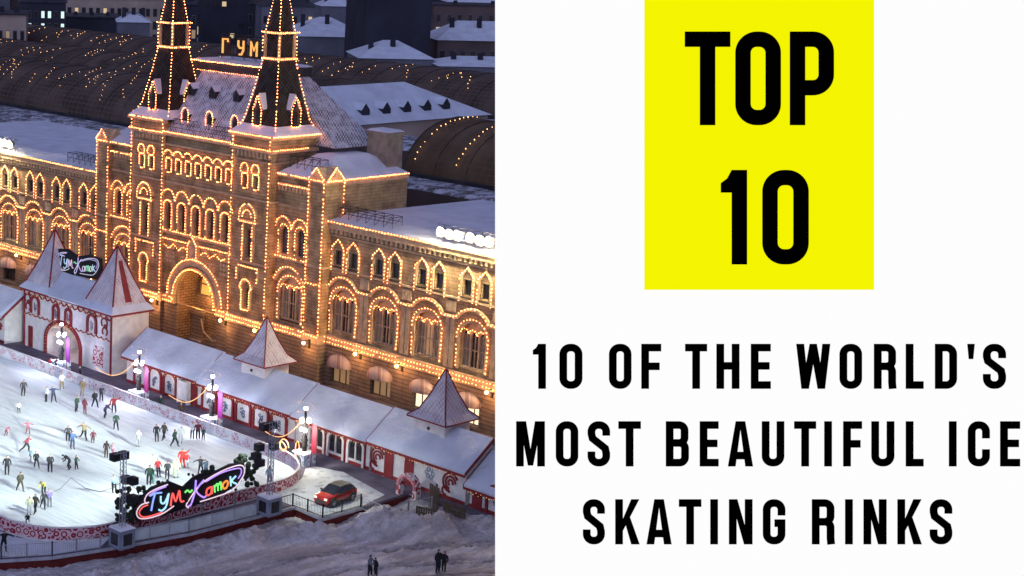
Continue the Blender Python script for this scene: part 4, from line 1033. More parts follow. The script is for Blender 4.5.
kiosk(-105.6, -96.2, 102.6, -.05, 'snow roofed hut with three dark glazed arches, between the turreted huts', [('glaz', -102.75), ('glaz', -100.35), ('glaz', -97.9)])
kiosk(-96.0, -85.3, 102.5, .1, 'white turreted hut with red scrolls and two red doors, nearest the right end', [('scroll', -95.2), ('door', -93.9), ('door', -91.6), ('flower', -89.3), ('scroll', -87.0)], turret=-90.9)
kiosk(-85.1, -80.6, 102.6, -.9, 'low hut with a snowy roof at the end of the row, beside the graphic panel', [('door', -84.2), ('arch', -82.2)])
kiosk(-166.5, -150.6, 101.2, .35, 'snow roofed hut at the far left, beside the gatehouse', [('scroll', -151.8), ('arch', -155), ('arch', -158)])
# clutter in front of the right hut
random.seed(9)
gt = tag(empty('garden_arch', (-89.6, 100.3, .03)), 'round red and white decorated arch standing by the right hut', 'arch')
b = MB(); b.ribbon([(-.9, 0)]+arc(0, .9, .9, PI, 0, 14)+[(.9, 0)], .4, -.3, .3); b.build('arch_hoop', M['curl_wall'], gt)
b = MB()
for k in range(24): a = PI*k/23; b.ball((.9*math.cos(a), -.3, .9+.9*math.sin(a)), .13, n=6, m=4)
b.build('flower_border', mat('pink_flowers', (.6, .25, .28), .8), gt)
for i, (x, y, w_, h_, lb) in enumerate(((-87.0, 100.6, 1.2, 2.3, 'dark timber gate leaf beside the decorated round arch'), (-84.5, 100.2, 2.2, 1.0, 'low dark timber fence in front of the last hut'), (-86.0, 98.6, 2.0, .9, 'dark wooden crate pile on the ground before the right hut'))):
    o = tag(empty('timber_screen', (x, y, ground_h(x, y)-.05), .1*i), lb, 'timber screen')
    b = MB()
    for k in range(int(w_/.22)): b.box(-w_/2+k*.22, -w_/2+k*.22+.16, 0, .05, 0, h_*random.uniform(.9, 1.05))
    b.build('plank', M['frame'], o); b = MB(); b.box(-w_/2, w_/2, .05, .1, h_*.3, h_*.3+.1); b.box(-w_/2, w_/2, .05, .1, h_*.75, h_*.75+.1); b.build('rail', M['frame'], o)

# gatehouse ----------------------------------------------------------------
GHX = -141.3
gh = tag(empty('gatehouse', (GHX, 102.8, .03)), 'white and red gatehouse with twin tiled pyramid roofs and an arched gateway', 'gatehouse')
a, b = -149.2-GHX, -133.3-GHX; D = 4.8; zt = 6.5; ac = -141.8-GHX
w = MB(); hs = [archloop(ac, .01, 1.6, 3.0, 16, .72)]
wall_holes(w, a, b, 0, zt, hs, 0, D-.3)
w.add([(b, 0, 0), (b, D, 0), (b, D, zt), (b, 0, zt)], [(0,1,2,3)]); w.add([(a, 0, 0), (a, D, 0), (a, D, zt), (a, 0, zt)], [(0,1,2,3)])
w.add([(a, D, 0), (b, D, 0), (b, D, zt), (a, D, zt)], [(0,1,2,3)])
w.build('wall', M['white'], gh)
w = MB(); w.box(ac-3, ac+3, D-.35, D-.31, 0, 3.8); w.build('gateway_screen', mat('gateway_screen_cloth', (.30, .22, .20), .8, var=.35, scale=1.2), gh)
r = MB(); r.ribbon(archloop(ac, 0, 1.6, 3.2, 18, .74), .42, -.18, -.003)
def scallop(mb, x0, x1, z, y, n, amp=.16, wdt=.12):
    P = []
    for i in range(n): 
        for k in range(5): P.append((x0+(x1-x0)*(i+k/5)/n, z-amp*abs(math.sin(PI*k/5))*1.6))
    P.append((x1, z)); mb.ribbon(P, wdt, y-.1, y)
scallop(r, a, b, 6.15, -.004, 16, .2, .16); scallop(r, a, b, 3.85, -.004, 18, .14, .1)
r.box(a, b, -.14, -.005, 6.3, 6.5); r.box(a-.02, a+.22, -.1, -.006, 0, 6.2); r.box(b-.22, b+.02, -.1, -.006, 0, 6.2)
r.build('red_trim', M['red'], gh)
for x, wd in ((-147.0, .72), (-143.1, .5), (-140.85, .5), (-136.7, .72)):
    x -= GHX; f = MB(); f.ribbon(archloop(x, 3.95, 5.15, wd, 12), .3, -.2, -.003, closed=False); fo = f.build('window_surround', M['red'], gh)
    f = MB(); pane(f, archloop(x, 3.95, 5.15, wd-.12, 12), -.03); f.build('pane', M['white'], fo)
    f = MB(); f.ribbon([(x-.14, 4.5), (x-.14, 5.2)], .1, -.1, -.04); f.ribbon([(x+.14, 4.4), (x+.14, 5.05)], .1, -.1, -.04); f.ribbon(arc(x, 4.4, .15, 0, 5, 8), .09, -.09, -.041); f.build('painted_figure', mat('slate_paint', (.10, .11, .15), .7), fo)
f = MB()
for x in (-148.5-GHX, -134.6-GHX):
    for k, (dz_, rr_) in enumerate(((5.4, .5), (4.5, .42), (5.0, .22))): f.ribbon(arc(x+.1*k, dz_, rr_, -1, 4, 12), .16, -.1, -.003)
f.build('painted_scroll', M['red'], gh)
f = MB(); f.box(-135.6-GHX-.85, -135.6-GHX+.85, -.08, -.003, .6, 2.7); f.build('poster', M['curl_wall'], gh)
f = MB(); f.box(-147.9-GHX-.4, -147.9-GHX+.4, -.08, -.003, .05, 2.4); f.build('door', M['red'], gh)
r = MB()
e = .4
r.box(a-e, b+e, -e, D+e, zt, zt+.15); r.prism([(-e+.03, zt+.15), (D+e-.03, zt+.15), (D*.55, 8.6), (D*.5, 8.7), (D*.45, 8.6)], 'x', a+3, b-3); r.build('snow_roof', M['snow_roof'], gh)
for cx_, x0_, x1_ in ((0, a-e, a+5.0), (0, b-5.4, b+e)):
    c = (x0_+x1_)/2; hw = (x1_-x0_)/2; hy = (D+2*e)/2; pr = [(1.0, zt+.16), (.80, zt+.75), (.45, 9.6), (.012, 13.0)]
    p_ = MB()
    for k, ((h0, z0), (h1, z1)) in enumerate(zip(pr, pr[1:])): p_.frus(c-hw*h0, c+hw*h0, D/2-hy*h0, D/2+hy*h0, z0, c-hw*h1, c+hw*h1, D/2-hy*h1, D/2+hy*h1, z1, 1 if k == 0 else 0)
    po = p_.build('pyramid_roof', [M['snow_lat_warm'], M['snow_roof']], gh)
    q = MB()
    for sx in (-1, 1):
        for sy in (-1, 1): q.tube([(c+sx*hw*h, D/2+sy*hy*h, z+.04) for h, z in pr[1:]], .09, 5)
    if c > 0: # wide red stripe on the side slope
        q.add([(c+hw*.76+.05, D/2-.5, zt+1.0), (c+hw*.76+.05, D/2+.3, zt+1.0), (c+hw*.2+.05, D/2+.2, 11.6), (c+hw*.2+.05, D/2-.25, 11.6), (c+hw*.76-.2, D/2-.5, zt+1.0), (c+hw*.76-.2, D/2+.3, zt+1.0), (c+hw*.2-.2, D/2+.2, 11.6), (c+hw*.2-.2, D/2-.25, 11.6)],
              [(0,1,2,3), (0,4,5,1), (1,5,6,2), (2,6,7,3), (3,7,4,0)])
    q.build('red_edging', M['red'], po)
    q = MB(); q.box(x0_-.02, x1_+.02, -e-.03, -e+.05, zt-.15, zt+.05); q.box(x1_-.05, x1_+.03, -e, D+e, zt-.16, zt+.05); q.build('eaves_board', M['red'], po)
q = MB(); zz = []; x = a
while x < b: zz += [(x, -.7, 6.35), (x+.35, -.7, 6.1)]; x += .7
q.bulbs(zz, .33, .055); zz = []; x = a
while x < b: zz += [(x, -.3, 3.9), (x+.35, -.3, 3.65)]; x += .7
q.bulbs(zz, .33, .05); yy = 0; zz = []
while yy < D: zz += [(b+.65, yy, 6.35), (b+.65, yy+.35, 6.1)]; yy += .7
q.bulbs(zz, .33, .055); q.bulbs(y3(archloop(ac, .2, 1.6, 3.0, 14, .72), -.3), .35, .05)
q.build('garland', M['kwarm'], gh)
lamp('POINT', 'gateway_lamp', (ac, 1.5, 2.9), 60, (1, .6, .4), .3, gh)

# script neon lettering ------------------------------------------------------
def script(parent, scale, ysign, mats, r, zs=1.0):
    """hand lettered neon 'ГУМ-Каток' in a pill shaped scroll; unit: x 0..12, z 0..4"""
    NE = {}
    def tube(key, pts, name='letter', rr=r):
        def cr(P, n=6):
            out = []
            for i in range(len(P)-1):
                p0, p1, p2, p3 = P[max(0, i-1)], P[i], P[i+1], P[min(len(P)-1, i+2)]
                for k in range(n):
                    t = k/n; out.append(tuple(.5*((2*p1[j])+(-p0[j]+p2[j])*t+(2*p0[j]-5*p1[j]+4*p2[j]-p3[j])*t*t+(-p0[j]+3*p1[j]-3*p2[j]+p3[j])*t**3) for j in (0, 1)))
            out.append(P[-1]); return out
        b = MB()
        for P in pts: b.tube([(x*scale, ysign, z*scale*zs) for x, z in cr(P)], rr if name != 'scroll' else rr*.7, 5)
        return b.build(name, mats[key], parent)
    # lettering
    tube('blue', [[(1.7, 1.0), (1.9, 2.2), (2.1, 2.9)], [(1.5, 2.85), (2.1, 3.0), (2.9, 2.9)]])
    tube('cyan', [[(2.8, 2.5), (2.85, 1.7), (3.3, 1.6), (3.7, 2.5)], [(3.75, 2.6), (3.5, 1.2), (3.0, .7), (2.6, .9)]])
    tube('red', [[(4.0, 1.0), (4.2, 2.5), (4.6, 1.4), (5.0, 2.6), (5.2, 1.3), (5.6, 1.2)]])
    tube('green', [[(5.7, 2.2), (6.0, 2.4), (6.3, 2.1), (6.6, 2.3)]], 'hyphen')
    tube('violet', [[(7.0, 3.4), (6.9, 2.0), (6.5, .6), (6.1, .4)], [(8.0, 3.2), (7.1, 2.1), (7.9, 1.1), (8.3, 1.1)]])
    tube('red', [[(8.9, 2.1), (8.4, 1.9), (8.4, 1.2), (8.9, 1.3), (9.0, 2.1), (9.05, 1.2)]])
    tube('green', [[(9.3, 2.2), (9.4, 1.3)], [(9.4, 2.0), (9.7, 2.3), (9.8, 1.4)], [(9.85, 2.1), (10.1, 2.4), (10.2, 1.4)]])
    tube('orange', [[(10.8, 2.4), (10.4, 2.1), (10.5, 1.5), (10.9, 1.6), (11.0, 2.2), (10.8, 2.4)]])
    tube('cyan', [[(11.3, 2.8), (11.4, 1.6)], [(12.0, 2.7), (11.5, 2.2), (12.1, 1.7)]])
    # scrolls around
    tube('white', [[(3.6, 3.7), (2.2, 3.5), (1.2, 3.1), (.9, 2.4), (1.2, 2.0)], [(1.4, 2.1), (.5, 2.0), (0, 1.3), (.3, .5), (1.4, .2), (3.0, .3), (4.4, .9)],
                   [(6.2, .2), (5.9, .6), (6.4, 1.4), (7.4, 2.6), (9.0, 3.4), (11.0, 3.9), (12.6, 3.9), (13.1, 3.1), (12.7, 2.1), (11.5, 1.0), (9.4, .7), (7.6, .6)]], 'scroll')
    tube('red', [[(1.3, 1.8), (.7, 1.7), (.3, 1.2), (.6, .6), (1.5, .4), (3.0, .5)]], 'scroll')
    tube('violet', [[(3.4, 3.5), (2.2, 3.3), (1.4, 2.9)], [(8.2, 2.9), (10.2, 3.55), (12.3, 3.6), (12.7, 3.0), (12.3, 2.3)]], 'scroll')
NM = {'blue': emat('neon_blue', (.25, .4, 1), 1.15), 'cyan': emat('neon_cyan', (.4, .75, 1), 1.15), 'red': emat('neon_red', (1, .12, .10), 1.15), 'green': emat('neon_green', (.25, 1, .2), .9),
      'violet': emat('neon_violet', (.5, .3, 1), 1.1), 'orange': emat('neon_orange', (1, .3, .05), 1.2), 'white': emat('neon_white', (1, .75, .85), .8)}
M['board'] = mat('black_sign_board', (.012, .01, .012), .6)
# big sign on the near barrier: runs along +Y at x=-96.1
ns = tag(empty('neon_rink_sign', (-95.75, 75.4, .9)), 'colourful neon script sign on a black board above the near rink barrier', 'sign')
ns.location = (-95.75, 76.4, 1.0)
ns.rotation_euler = (0, 0, PI/2)      # local +x -> world +Y, local -y -> world +X (towards the plaza)
sc_ = .84
script(ns, sc_, -.16, NM, .075, .8)
b = MB()
base = [(.2, .1), (3.5, .0), (6.0, .2), (9.5, .4), (12.2, 1.4), (13.4, 2.6), (13.1, 4.1), (11.3, 4.3), (8.6, 3.6), (7.6, 4.0), (6.7, 3.7), (5.6, 2.9), (3.9, 4.0), (1.8, 3.8), (.6, 2.9), (-.2, 1.6)]
b.prism([(x*sc_, z*sc_*.8) for x, z in base], 'y', -.08, .1); b.build('back_board', M['board'], ns)
b = MB()
random.seed(4)
for k in range(170):
    x = random.choice((random.uniform(-2.2, 1), random.uniform(0, 13), random.uniform(12, 15))); z = random.uniform(.1, 3.4)+(.6 if x > 12 else 0)
    b.ball((x*sc_, random.uniform(.02, .3), z*sc_), random.uniform(.12, .26), n=6, m=4)
b.build('dark_tinsel', mat('dark_pine_tinsel', (.025, .035, .02), .8, var=.6, scale=4), ns)
b = MB()
for x in (.5, 3.5, 7, 10.5): b.tube([(x, .3, -.85), (x, .3, 2.2)], .06, 5); b.tube([(x, .3, 1.8), (x, 1.1, -.85)], .05, 5)
b.build('sign_support', M['steel'], ns)
# gatehouse sign
gs = tag(empty('gatehouse_sign', (-146.6, 105.2, 8.75)), 'small glowing white script sign on a dark board between the two pyramid roofs', 'sign')
NM2 = {k: emat('pale_neon_'+k, c, .55) for k, c in {'blue': (.6, .7, 1), 'cyan': (.6, .85, 1), 'red': (.9, .7, .9), 'green': (.3, .9, .5), 'violet': (.7, .6, 1), 'orange': (.9, .9, .7), 'white': (.9, .85, 1)}.items()}
script(gs, .60, -.16, NM2, .05)
b = MB(); b.prism([(x*.62, z*.62) for x, z in [(-.2, 1), (.6, 0), (5, -.1), (12.6, .3), (13.4, 2), (13.2, 4.1), (10, 4.3), (6.5, 3.4), (3.6, 4.2), (.8, 3.8)]], 'y', -.1, .1); b.build('back_board', M['board'], gs)
b = MB()
for x in (1, 4, 7): b.tube([(x, .2, -.6), (x, .2, 1.6)], .05, 5)
b.build('sign_support', M['steel'], gs)

# lamp clusters --------------------------------------------------------------
def lamp_post(x, y, col, e, glow, label, banner):
    o = tag(empty('lamp_post', (x, y, .03)), label, 'lamp post', 'lamp posts along the rink')
    b = MB(); b.box(-.75, .75, -.7, .7, 0, 1.15); b.build('plinth', M['curl_box'], o)
    b = MB(); b.frus(-.8, .8, -.75, .75, 1.15, -.7, .7, -.65, .65, 1.27); b.build('snow_cap', M['snow'], o)
    for s_ in (0,):
        b = MB(); b.ribbon(arc(.0, .6, .33, 0, 2*PI, 16), .08, -.74, -.702); b.ribbon(arc(.0, .6, .14, 0, 2*PI, 10), .1, -.74, -.702); b.build('emblem', mat('slate_print', (.12, .16, .24), .7), o)
    b = MB(); b.tube([(0,0,1.2), (0,0,2.6)], .24, 12); b.tube([(0,0,2.6), (0,0,5.3)], .11, 8)
    for z in (1.7, 2.2): b.tube([(0,0,z), (0,0,z+.08)], .32, 12)
    b.build('column', M['iron'], o)
    gm = emat('globe_'+str(int(x)), glow, 9)
    for i, (dx, dy, dz_) in enumerate(((.42, 0, 4.0), (-.42, 0, 4.0), (0, -.42, 4.0), (0, .42, 4.0), (.24, -.2, 3.2), (-.24, -.2, 3.2), (0, 0, 5.1))):
        b = MB(); b.ball((dx, dy, dz_), .19, n=12, m=8); g_ = b.build('lamp_globe', gm, o)
        b = MB(); b.tube([(0, 0, dz_-.3), (dx, dy, dz_)], .035, 5); b.build('arm', M['iron'], o)
    b = MB(); b.bulbs([(.75*math.cos(k*.6), .75*math.sin(k*.6), 3.4+k*.08) for k in range(30)], .3, .05); b.build('garland', M['kwarm'], o)
    if banner:
        b = MB(); b.box(.95, 1.5, -.02, .02, 1.3, 3.9); b.tube([(.9, 0, 0), (.9, 0, 4)], .04, 5); b.build('banner', mat('banner_'+str(int(x)), tuple(c*.45 for c in banner), .6), o)
    lamp('POINT', 'lamp_light', (0, -1.3, 3.0), e*.95, col, .3, o)
    return o
lamp_post(-137.6, 97.9+1.6, (.70, .72, 1), 750, (.72, .75, 1), 'lamp post with violet-blue globes in front of the gatehouse arch', (.45, .06, .45))
lamp_post(-124.1, 97.9+1.2, (.85, .82, 1), 750, (.95, .92, 1), 'lamp post with glowing globes at the right corner of the gatehouse', (.40, .03, .22))
lamp_post(-113.3, 99.2, (.82, .82, 1), 750, (.85, .82, 1), 'lamp post with glowing globes before the left end of the five-shutter hut', (.5, .05, .4))
lamp_post(-100.7, 99.0, (1, .95, .82), 850, (1, .95, .85), 'lamp post with warm white globes before the hut with dark glazed arches', (.5, .03, .08))

# floodlight masts on boxes by the neon sign ------------------------------------
def mast(x, y, label, hgt, lights, e):
    o = tag(empty('light_mast', (x, y, .03)), label, 'light mast', 'floodlight masts at the near end of the rink')
    b = MB(); b.box(-.7, .7, -.7, .7, 0, 1.5); b.build('plinth', mat('grey_print_panel', (.25, .29, .36), .6, var=.2), o)
    b = MB(); b.frus(-.75, .75, -.75, .75, 1.5, -.65, .65, -.65, .65, 1.6); b.build('snow_cap', M['snow'], o)
    for fc in (0, PI/2):
        b = MB(); b.box(-.4, .4, -.75, -.702, .3, 1.2); b.build('poster', M['glass'], o, rz=fc)
        b = MB(); b.ribbon(rect(0, .07, 1.43, .64), .08, -.75, -.703, closed=True); b.build('edge_trim', M['steel'], o, rz=fc)
    b = MB(); s_ = .16
    for sx in (-1, 1):
        for sy in (-1, 1): b.tube([(sx*s_, sy*s_, 1.55), (sx*s_, sy*s_, hgt)], .03, 5)
    z = 1.6
    while z < hgt-.3:
        for (x0, y0), (x1, y1) in (((-1,-1),(1,-1)), ((1,-1),(1,1)), ((1,1),(-1,1)), ((-1,1),(-1,-1))): b.tube([(x0*s_, y0*s_, z), (x1*s_, y1*s_, z+.32)], .02, 4)
        z += .32
    b.tube([(-.2, -.7, hgt-.1), (-.2, .7, hgt-.1)], .05, 5); b.tube([(-.2, -.1, hgt*.72), (-.2, .9, hgt*.72)], .05, 5)
    b.build('truss', M['steel'], o)
    for (dy, dz_, on) in lights:
        b = MB(); b.box(-.75, -.15, dy-.32, dy+.32, dz_-.28, dz_+.28); b.build('floodlight', M['iron'], o)
        if on:
            b = MB(); b.box(-.79, -.751, dy-.28, dy+.28, dz_-.24, dz_+.24); b.build('lamp_glass', emat('rink_flood_glass', (.85, 1, 1), 12), o)
    return o
RH = 6.4
mL = mast(-94.3, 74.0, 'lattice mast with spotlights on a grey box at the left end of the neon sign', 7.4, [(-.45, 7.0, 1), (.35, 7.0, 1), (.7, 5.0, 0), (.7, 3.6, 0), (1.3, 4.8, 0), (1.3, 3.4, 0)], 1)
mR = mast(-93.2, 88.0, 'lattice mast with spotlights on a grey box at the right end of the neon sign', 7.6, [(-.45, 7.2, 1), (.35, 7.2, 1), (-.9, 5.6, 0), (-1.2, 4.9, 0), (-.8, 4.3, 0), (.7, 5.4, 0)], 1)
def aim(o, src, dst): o.rotation_euler = (Vector(dst)-Vector(src)).to_track_quat('-Z', 'Y').to_euler()
for (m_, src, aims) in ((mL, (-95.2, 73.6, 7.0), [((-106, 76, 0), 6000, 80), ((-120, 73, 0), 17000, 46), ((-112, 92, 0), 15000, 46), ((-138, 78, 0), 65000, 26), ((-142, 94, 0), 75000, 26)]),
                        (mR, (-94.2, 88.0, 7.2), [((-105, 86, 0), 6500, 80), ((-124, 88, 0), 24000, 46), ((-110, 74, 0), 12000, 46), ((-145, 90, 0), 75000, 26), ((-142, 72, 0), 75000, 26)])):
    for dst, e, cone in aims:
        l = lamp('SPOT', 'rink_spot', src, e, (.86, 1, .97), .3, None, spot=math.radians(cone), blend=1); aim(l, src, dst)
        l.parent = m_; l.location = Vector(src)-Vector(m_.location)
# the right mast also lights the snow path and the car
l = lamp('SPOT', 'path_spot', (-92.8, 88.2, 7.2), 3000, (.9, 1, .93), .3, None, spot=math.radians(80), blend=1); aim(l, (-92.8, 88.2, 7.2), (-93.0, 95.5, 0)); l.parent = mR; l.location = (.4, .2, 7.2)

# fences ---------------------------------------------------------------------
M['palerail'] = mat('pale_rail_paint', (.42, .44, .46), .5, .2)
def rail_fence(P, label, glassy=True, h=1.05, z=.03, dark=False):
    o0 = Vector((P[0][0], P[0][1], z)); o = tag(empty('railing', o0), label, 'railing', 'railings round the platform')
    rb = MB(); gl = MB(); ps = MB()
    for a, b in zip(P, P[1:]):
        a = Vector((a[0]-o0.x, a[1]-o0.y, 0)); b = Vector((b[0]-o0.x, b[1]-o0.y, 0)); L = (b-a).length
        for zz in (.12, h): rb.tube([a+Vector((0,0,zz)), b+Vector((0,0,zz))], .035, 5)
        n = max(1, round(L/2.0))
        for i in range(n+1): q = a+(b-a)*i/n; ps.tube([q, q+Vector((0,0,h+.08))], .06, 6)
        n = int(L/.16)
        for i in range(n): q = a+(b-a)*(i+.5)/n; rb.tube([q+Vector((0,0,.12)), q+Vector((0,0,h))], .014, 3)
        if glassy: gl.add([a+Vector((.03,0,.14)), b+Vector((.03,0,.14)), b+Vector((.03,0,h-.05)), a+Vector((.03,0,h-.05)), a+Vector((.045,0,.14)), b+Vector((.045,0,.14)), b+Vector((.045,0,h-.05)), a+Vector((.045,0,h-.05))], [(0,1,2,3), (7,6,5,4), (0,4,5,1), (1,5,6,2), (2,6,7,3), (3,7,4,0)])
    rb.build('rail', M['iron'] if dark else M['palerail'], o); ps.build('post', M['iron'] if dark else M['steel'], o)
    if glassy: gl.build('infill_panel', mat('pale_grey_infill', (.50, .55, .54), .5, var=.2), o)
    return o
rail_fence([(-100, 63.2), (-97.4, 65.2), (-95.75, 68.6), (-94.85, 72.4)], 'pale grey railing curving at the left of the lattice mast', False)
rail_fence([(-94.5, 74.9), (-93.65, 80), (-93.4, 86.8)], 'straight railing with pale panels below the neon sign')
rail_fence([(-93.35, 89.2), (-93.35, 90.75), (-90.0, 90.85), (-90.05, 95.2)], 'dark railing around the corner where the red car stands', False, dark=True)
rail_fence([(-90.05, 95.3), (-87.0, 95.3), (-87.1, 97.6), (-86.9, 100.2)], 'thin crowd fence between the snow heap and the right hut', False, z=-.25)
lip = MB()
for a_, b_ in zip(plat[1:8], plat[2:9]):
    d = (Vector(b_)-Vector(a_)).normalized(); n_ = Vector((d.y, -d.x))*.1
    lip.add([(a_[0], a_[1], -.17), (b_[0], b_[1], -.17), (b_[0]+n_.x, b_[1]+n_.y, -.17), (a_[0]+n_.x, a_[1]+n_.y, -.17), (a_[0], a_[1], .06), (b_[0], b_[1], .06), (b_[0]+n_.x, b_[1]+n_.y, .06), (a_[0]+n_.x, a_[1]+n_.y, .06)], [(0,1,2,3), (7,6,5,4), (0,4,5,1), (1,5,6,2), (2,6,7,3), (3,7,4,0)])
tag(lip.build('platform_kerb', mat('pale_kerb', (.4, .4, .42), .7)), kind='structure')

# garland ropes over the walkway
for i, (p0, p1, lb) in enumerate((((-124.1, 99.1, 4.6), (-133.5, 100.9, 1.2), 'warm garland rope hanging from the second lamp post towards the gatehouse'),
                                  ((-113.3, 99.2, 4.6), (-120.8, 100.2, 1.4), 'warm garland rope hanging from the third lamp post to the left'),
                                  ((-100.7, 99.0, 4.4), (-108.0, 100.6, 1.2), 'warm garland rope hanging from the fourth lamp post to the left'))):
    a_, b_ = Vector(p0), Vector(p1); path = [a_+(b_-a_)*t/10-Vector((0, 0, 1.3*math.sin(PI*t/10))) for t in range(11)]
    q = MB(); q.tube([p-a_ for p in path], .03, 4); q.bulbs([p-a_ for p in path], .3, .06)
    tag(q.build('garland_rope', M['kwarm'], None, a_), lb, 'garland')
cb_ = MB()
for seq in (((115,487),(100,492),(85,488),(71,478)), ((71,478),(60,489),(45,496)), ((116,486),(124,480),(140,492),(160,486))): cb_.tube([at(px, py, 5.5) for px, py in seq], .018, 4)
tag(cb_.build('overhead_cable', M['iron']), 'thin sagging cable hung over the ice left of the left lattice mast', 'cable')
# decorative wire figures on barrier at right
wf = tag(empty('light_sculpture', (-101.5, 97.2, 1.15)), 'curly wire light sculpture glowing gold on the barrier near the last lamp post', 'decoration')
b = MB(); b.tube([(.7*math.cos(t*.5)*(1-t/40), .2*math.sin(t*.3), .7+.6*math.sin(t*.5)*(1-t/50)) for t in range(26)], .05, 5); b.build('wire_scroll', M['bulb_dim'], wf)
b = MB(); b.tube([(1.8+.25*math.cos(t*.6), 0, .8+.8*math.sin(t*.6)) for t in range(9)], .05, 5); b.build('wire_loop', M['bulb_dim'], wf)

# ================================================================== CAR
def car():
    o = tag(empty('parked_car', (-92.2, 94.4, .05), math.radians(96)), 'glossy red hatchback car with dark roof on the snowy platform corner', 'car')
    L, W = 3.75, .86
    prof = [(-1.85, .35, .45), (-1.86, .75, .55), (-1.75, .95, .7), (-1.0, 1.0, .86)]
    sec = [ # x, half width low, z belt, half-roof, z roof
        (-1.88, .66, .62, .62, .70), (-1.78, .78, .80, .70, .88), (-1.1, .86, .90, .76, .96), (-.75, .87, .93, .70, 1.10), (-.15, .87, .95, .60, 1.44), (.6, .87, .96, .60, 1.50), (1.25, .87, .96, .60, 1.44), (1.6, .85, .96, .62, 1.22), (1.80, .82, .94, .66, 1.0), (1.88, .74, .62, .66, .70)]
    vs = []; fs = []; n = 10
    for x, w, zb, wr, zr in sec:
        vs += [(x,-w*.92,.26),(x,-w,.45),(x,-w,zb*.75),(x,-w*.96,zb),(x,-wr,zr-.03),(x,-wr*.7,zr+.02),(x,wr*.7,zr+.02),(x,wr,zr-.03),(x,w*.96,zb),(x,w,zb*.75),(x,w,.45),(x,w*.92,.26)]
    n = 12
    body = MB()
    for i in range(len(sec)-1):
        for k in range(n):
            m_ = 0
            fs = (i*n+k, i*n+(k+1)%n, (i+1)*n+(k+1)%n, (i+1)*n+k)
            body.f.append(fs); body.m.append(1 if (k in (3, 7) and 3 <= i <= 7) or (k in (4, 5, 6) and i in (2, 3, 6, 7)) else (2 if k in (4, 5, 6) and i in (4, 5) else 0))
    body.v = vs; body.f += [tuple(range(n)), tuple((len(sec)-1)*n+k for k in range(n))]; body.m += [0, 0]
    cm, nt, bs = newmat('car_paint'); bs.inputs['Base Color'].default_value = (.40, .02, .012, 1); bs.inputs['Roughness'].default_value = .25; bs.inputs['Coat Weight'].default_value = .6
    cg = mat('car_glass', (.02, .022, .025), .08, spec=.7)
    body.build('body', [cm, cg, mat('dark_roof_paint', (.10, .10, .08), .3)], o, smooth=False)
    w = MB(); w.box(-1.93, -1.86, -.5, .5, .34, .56); w.build('grille', M['boot'], o)
    w = MB(); w.box(-1.0, 1.0, -.885, .885, .2, .36); w.build('sill', M['boot'], o)
    for s_ in (-1, 1):
        w = MB(); w.box(.05, .08, s_*.872-.006, s_*.872+.006, .4, .95); w.box(-.62, -.59, s_*.872-.006, s_*.872+.006, .4, .93); w.box(.3, .5, s_*.878-.008, s_*.878+.008, .78, .81); w.build('door_seam', M['boot'], o)
    for x in (-1.2, 1.2):
        for s_ in (-1, 1):
            w = MB(); w.tube([(x, s_*.8, .36), (x, s_*.876, .36)], .42, 18); w.build('wheel_arch', M['boot'], o)
            w = MB(); w.tube([(x, s_*.68, .33), (x, s_*.9, .33)], .33, 16); wo = w.build('wheel', M['boot'], o)
            w = MB(); w.tube([(x, s_*.89, .33), (x, s_*.915, .33)], .2, 10); w.build('rim', M['steel'], wo)
    for s_ in (-1, 1):
        w = MB(); w.box(-1.9, -1.80, s_*.52-.14, s_*.52+.14, .62, .78); w.build('headlight', emat('headlight_glass', (1, .9, .75), .8), o)
        w = MB(); w.box(1.82, 1.90, s_*.62-.12, s_*.62+.12, .72, .92); w.build('tail_light', emat('tail_glow', (1, .08, .03), .5), o)
        w = MB(); w.box(-.75, -.6, s_*.9-.06*1, s_*.9+.10, .95, 1.08); w.build('mirror', M['boot'], o)
    w = MB(); w.box(1.86, 1.91, -.28, .28, .5, .62); w.build('number_plate', M['white'], o)
    return o
car()

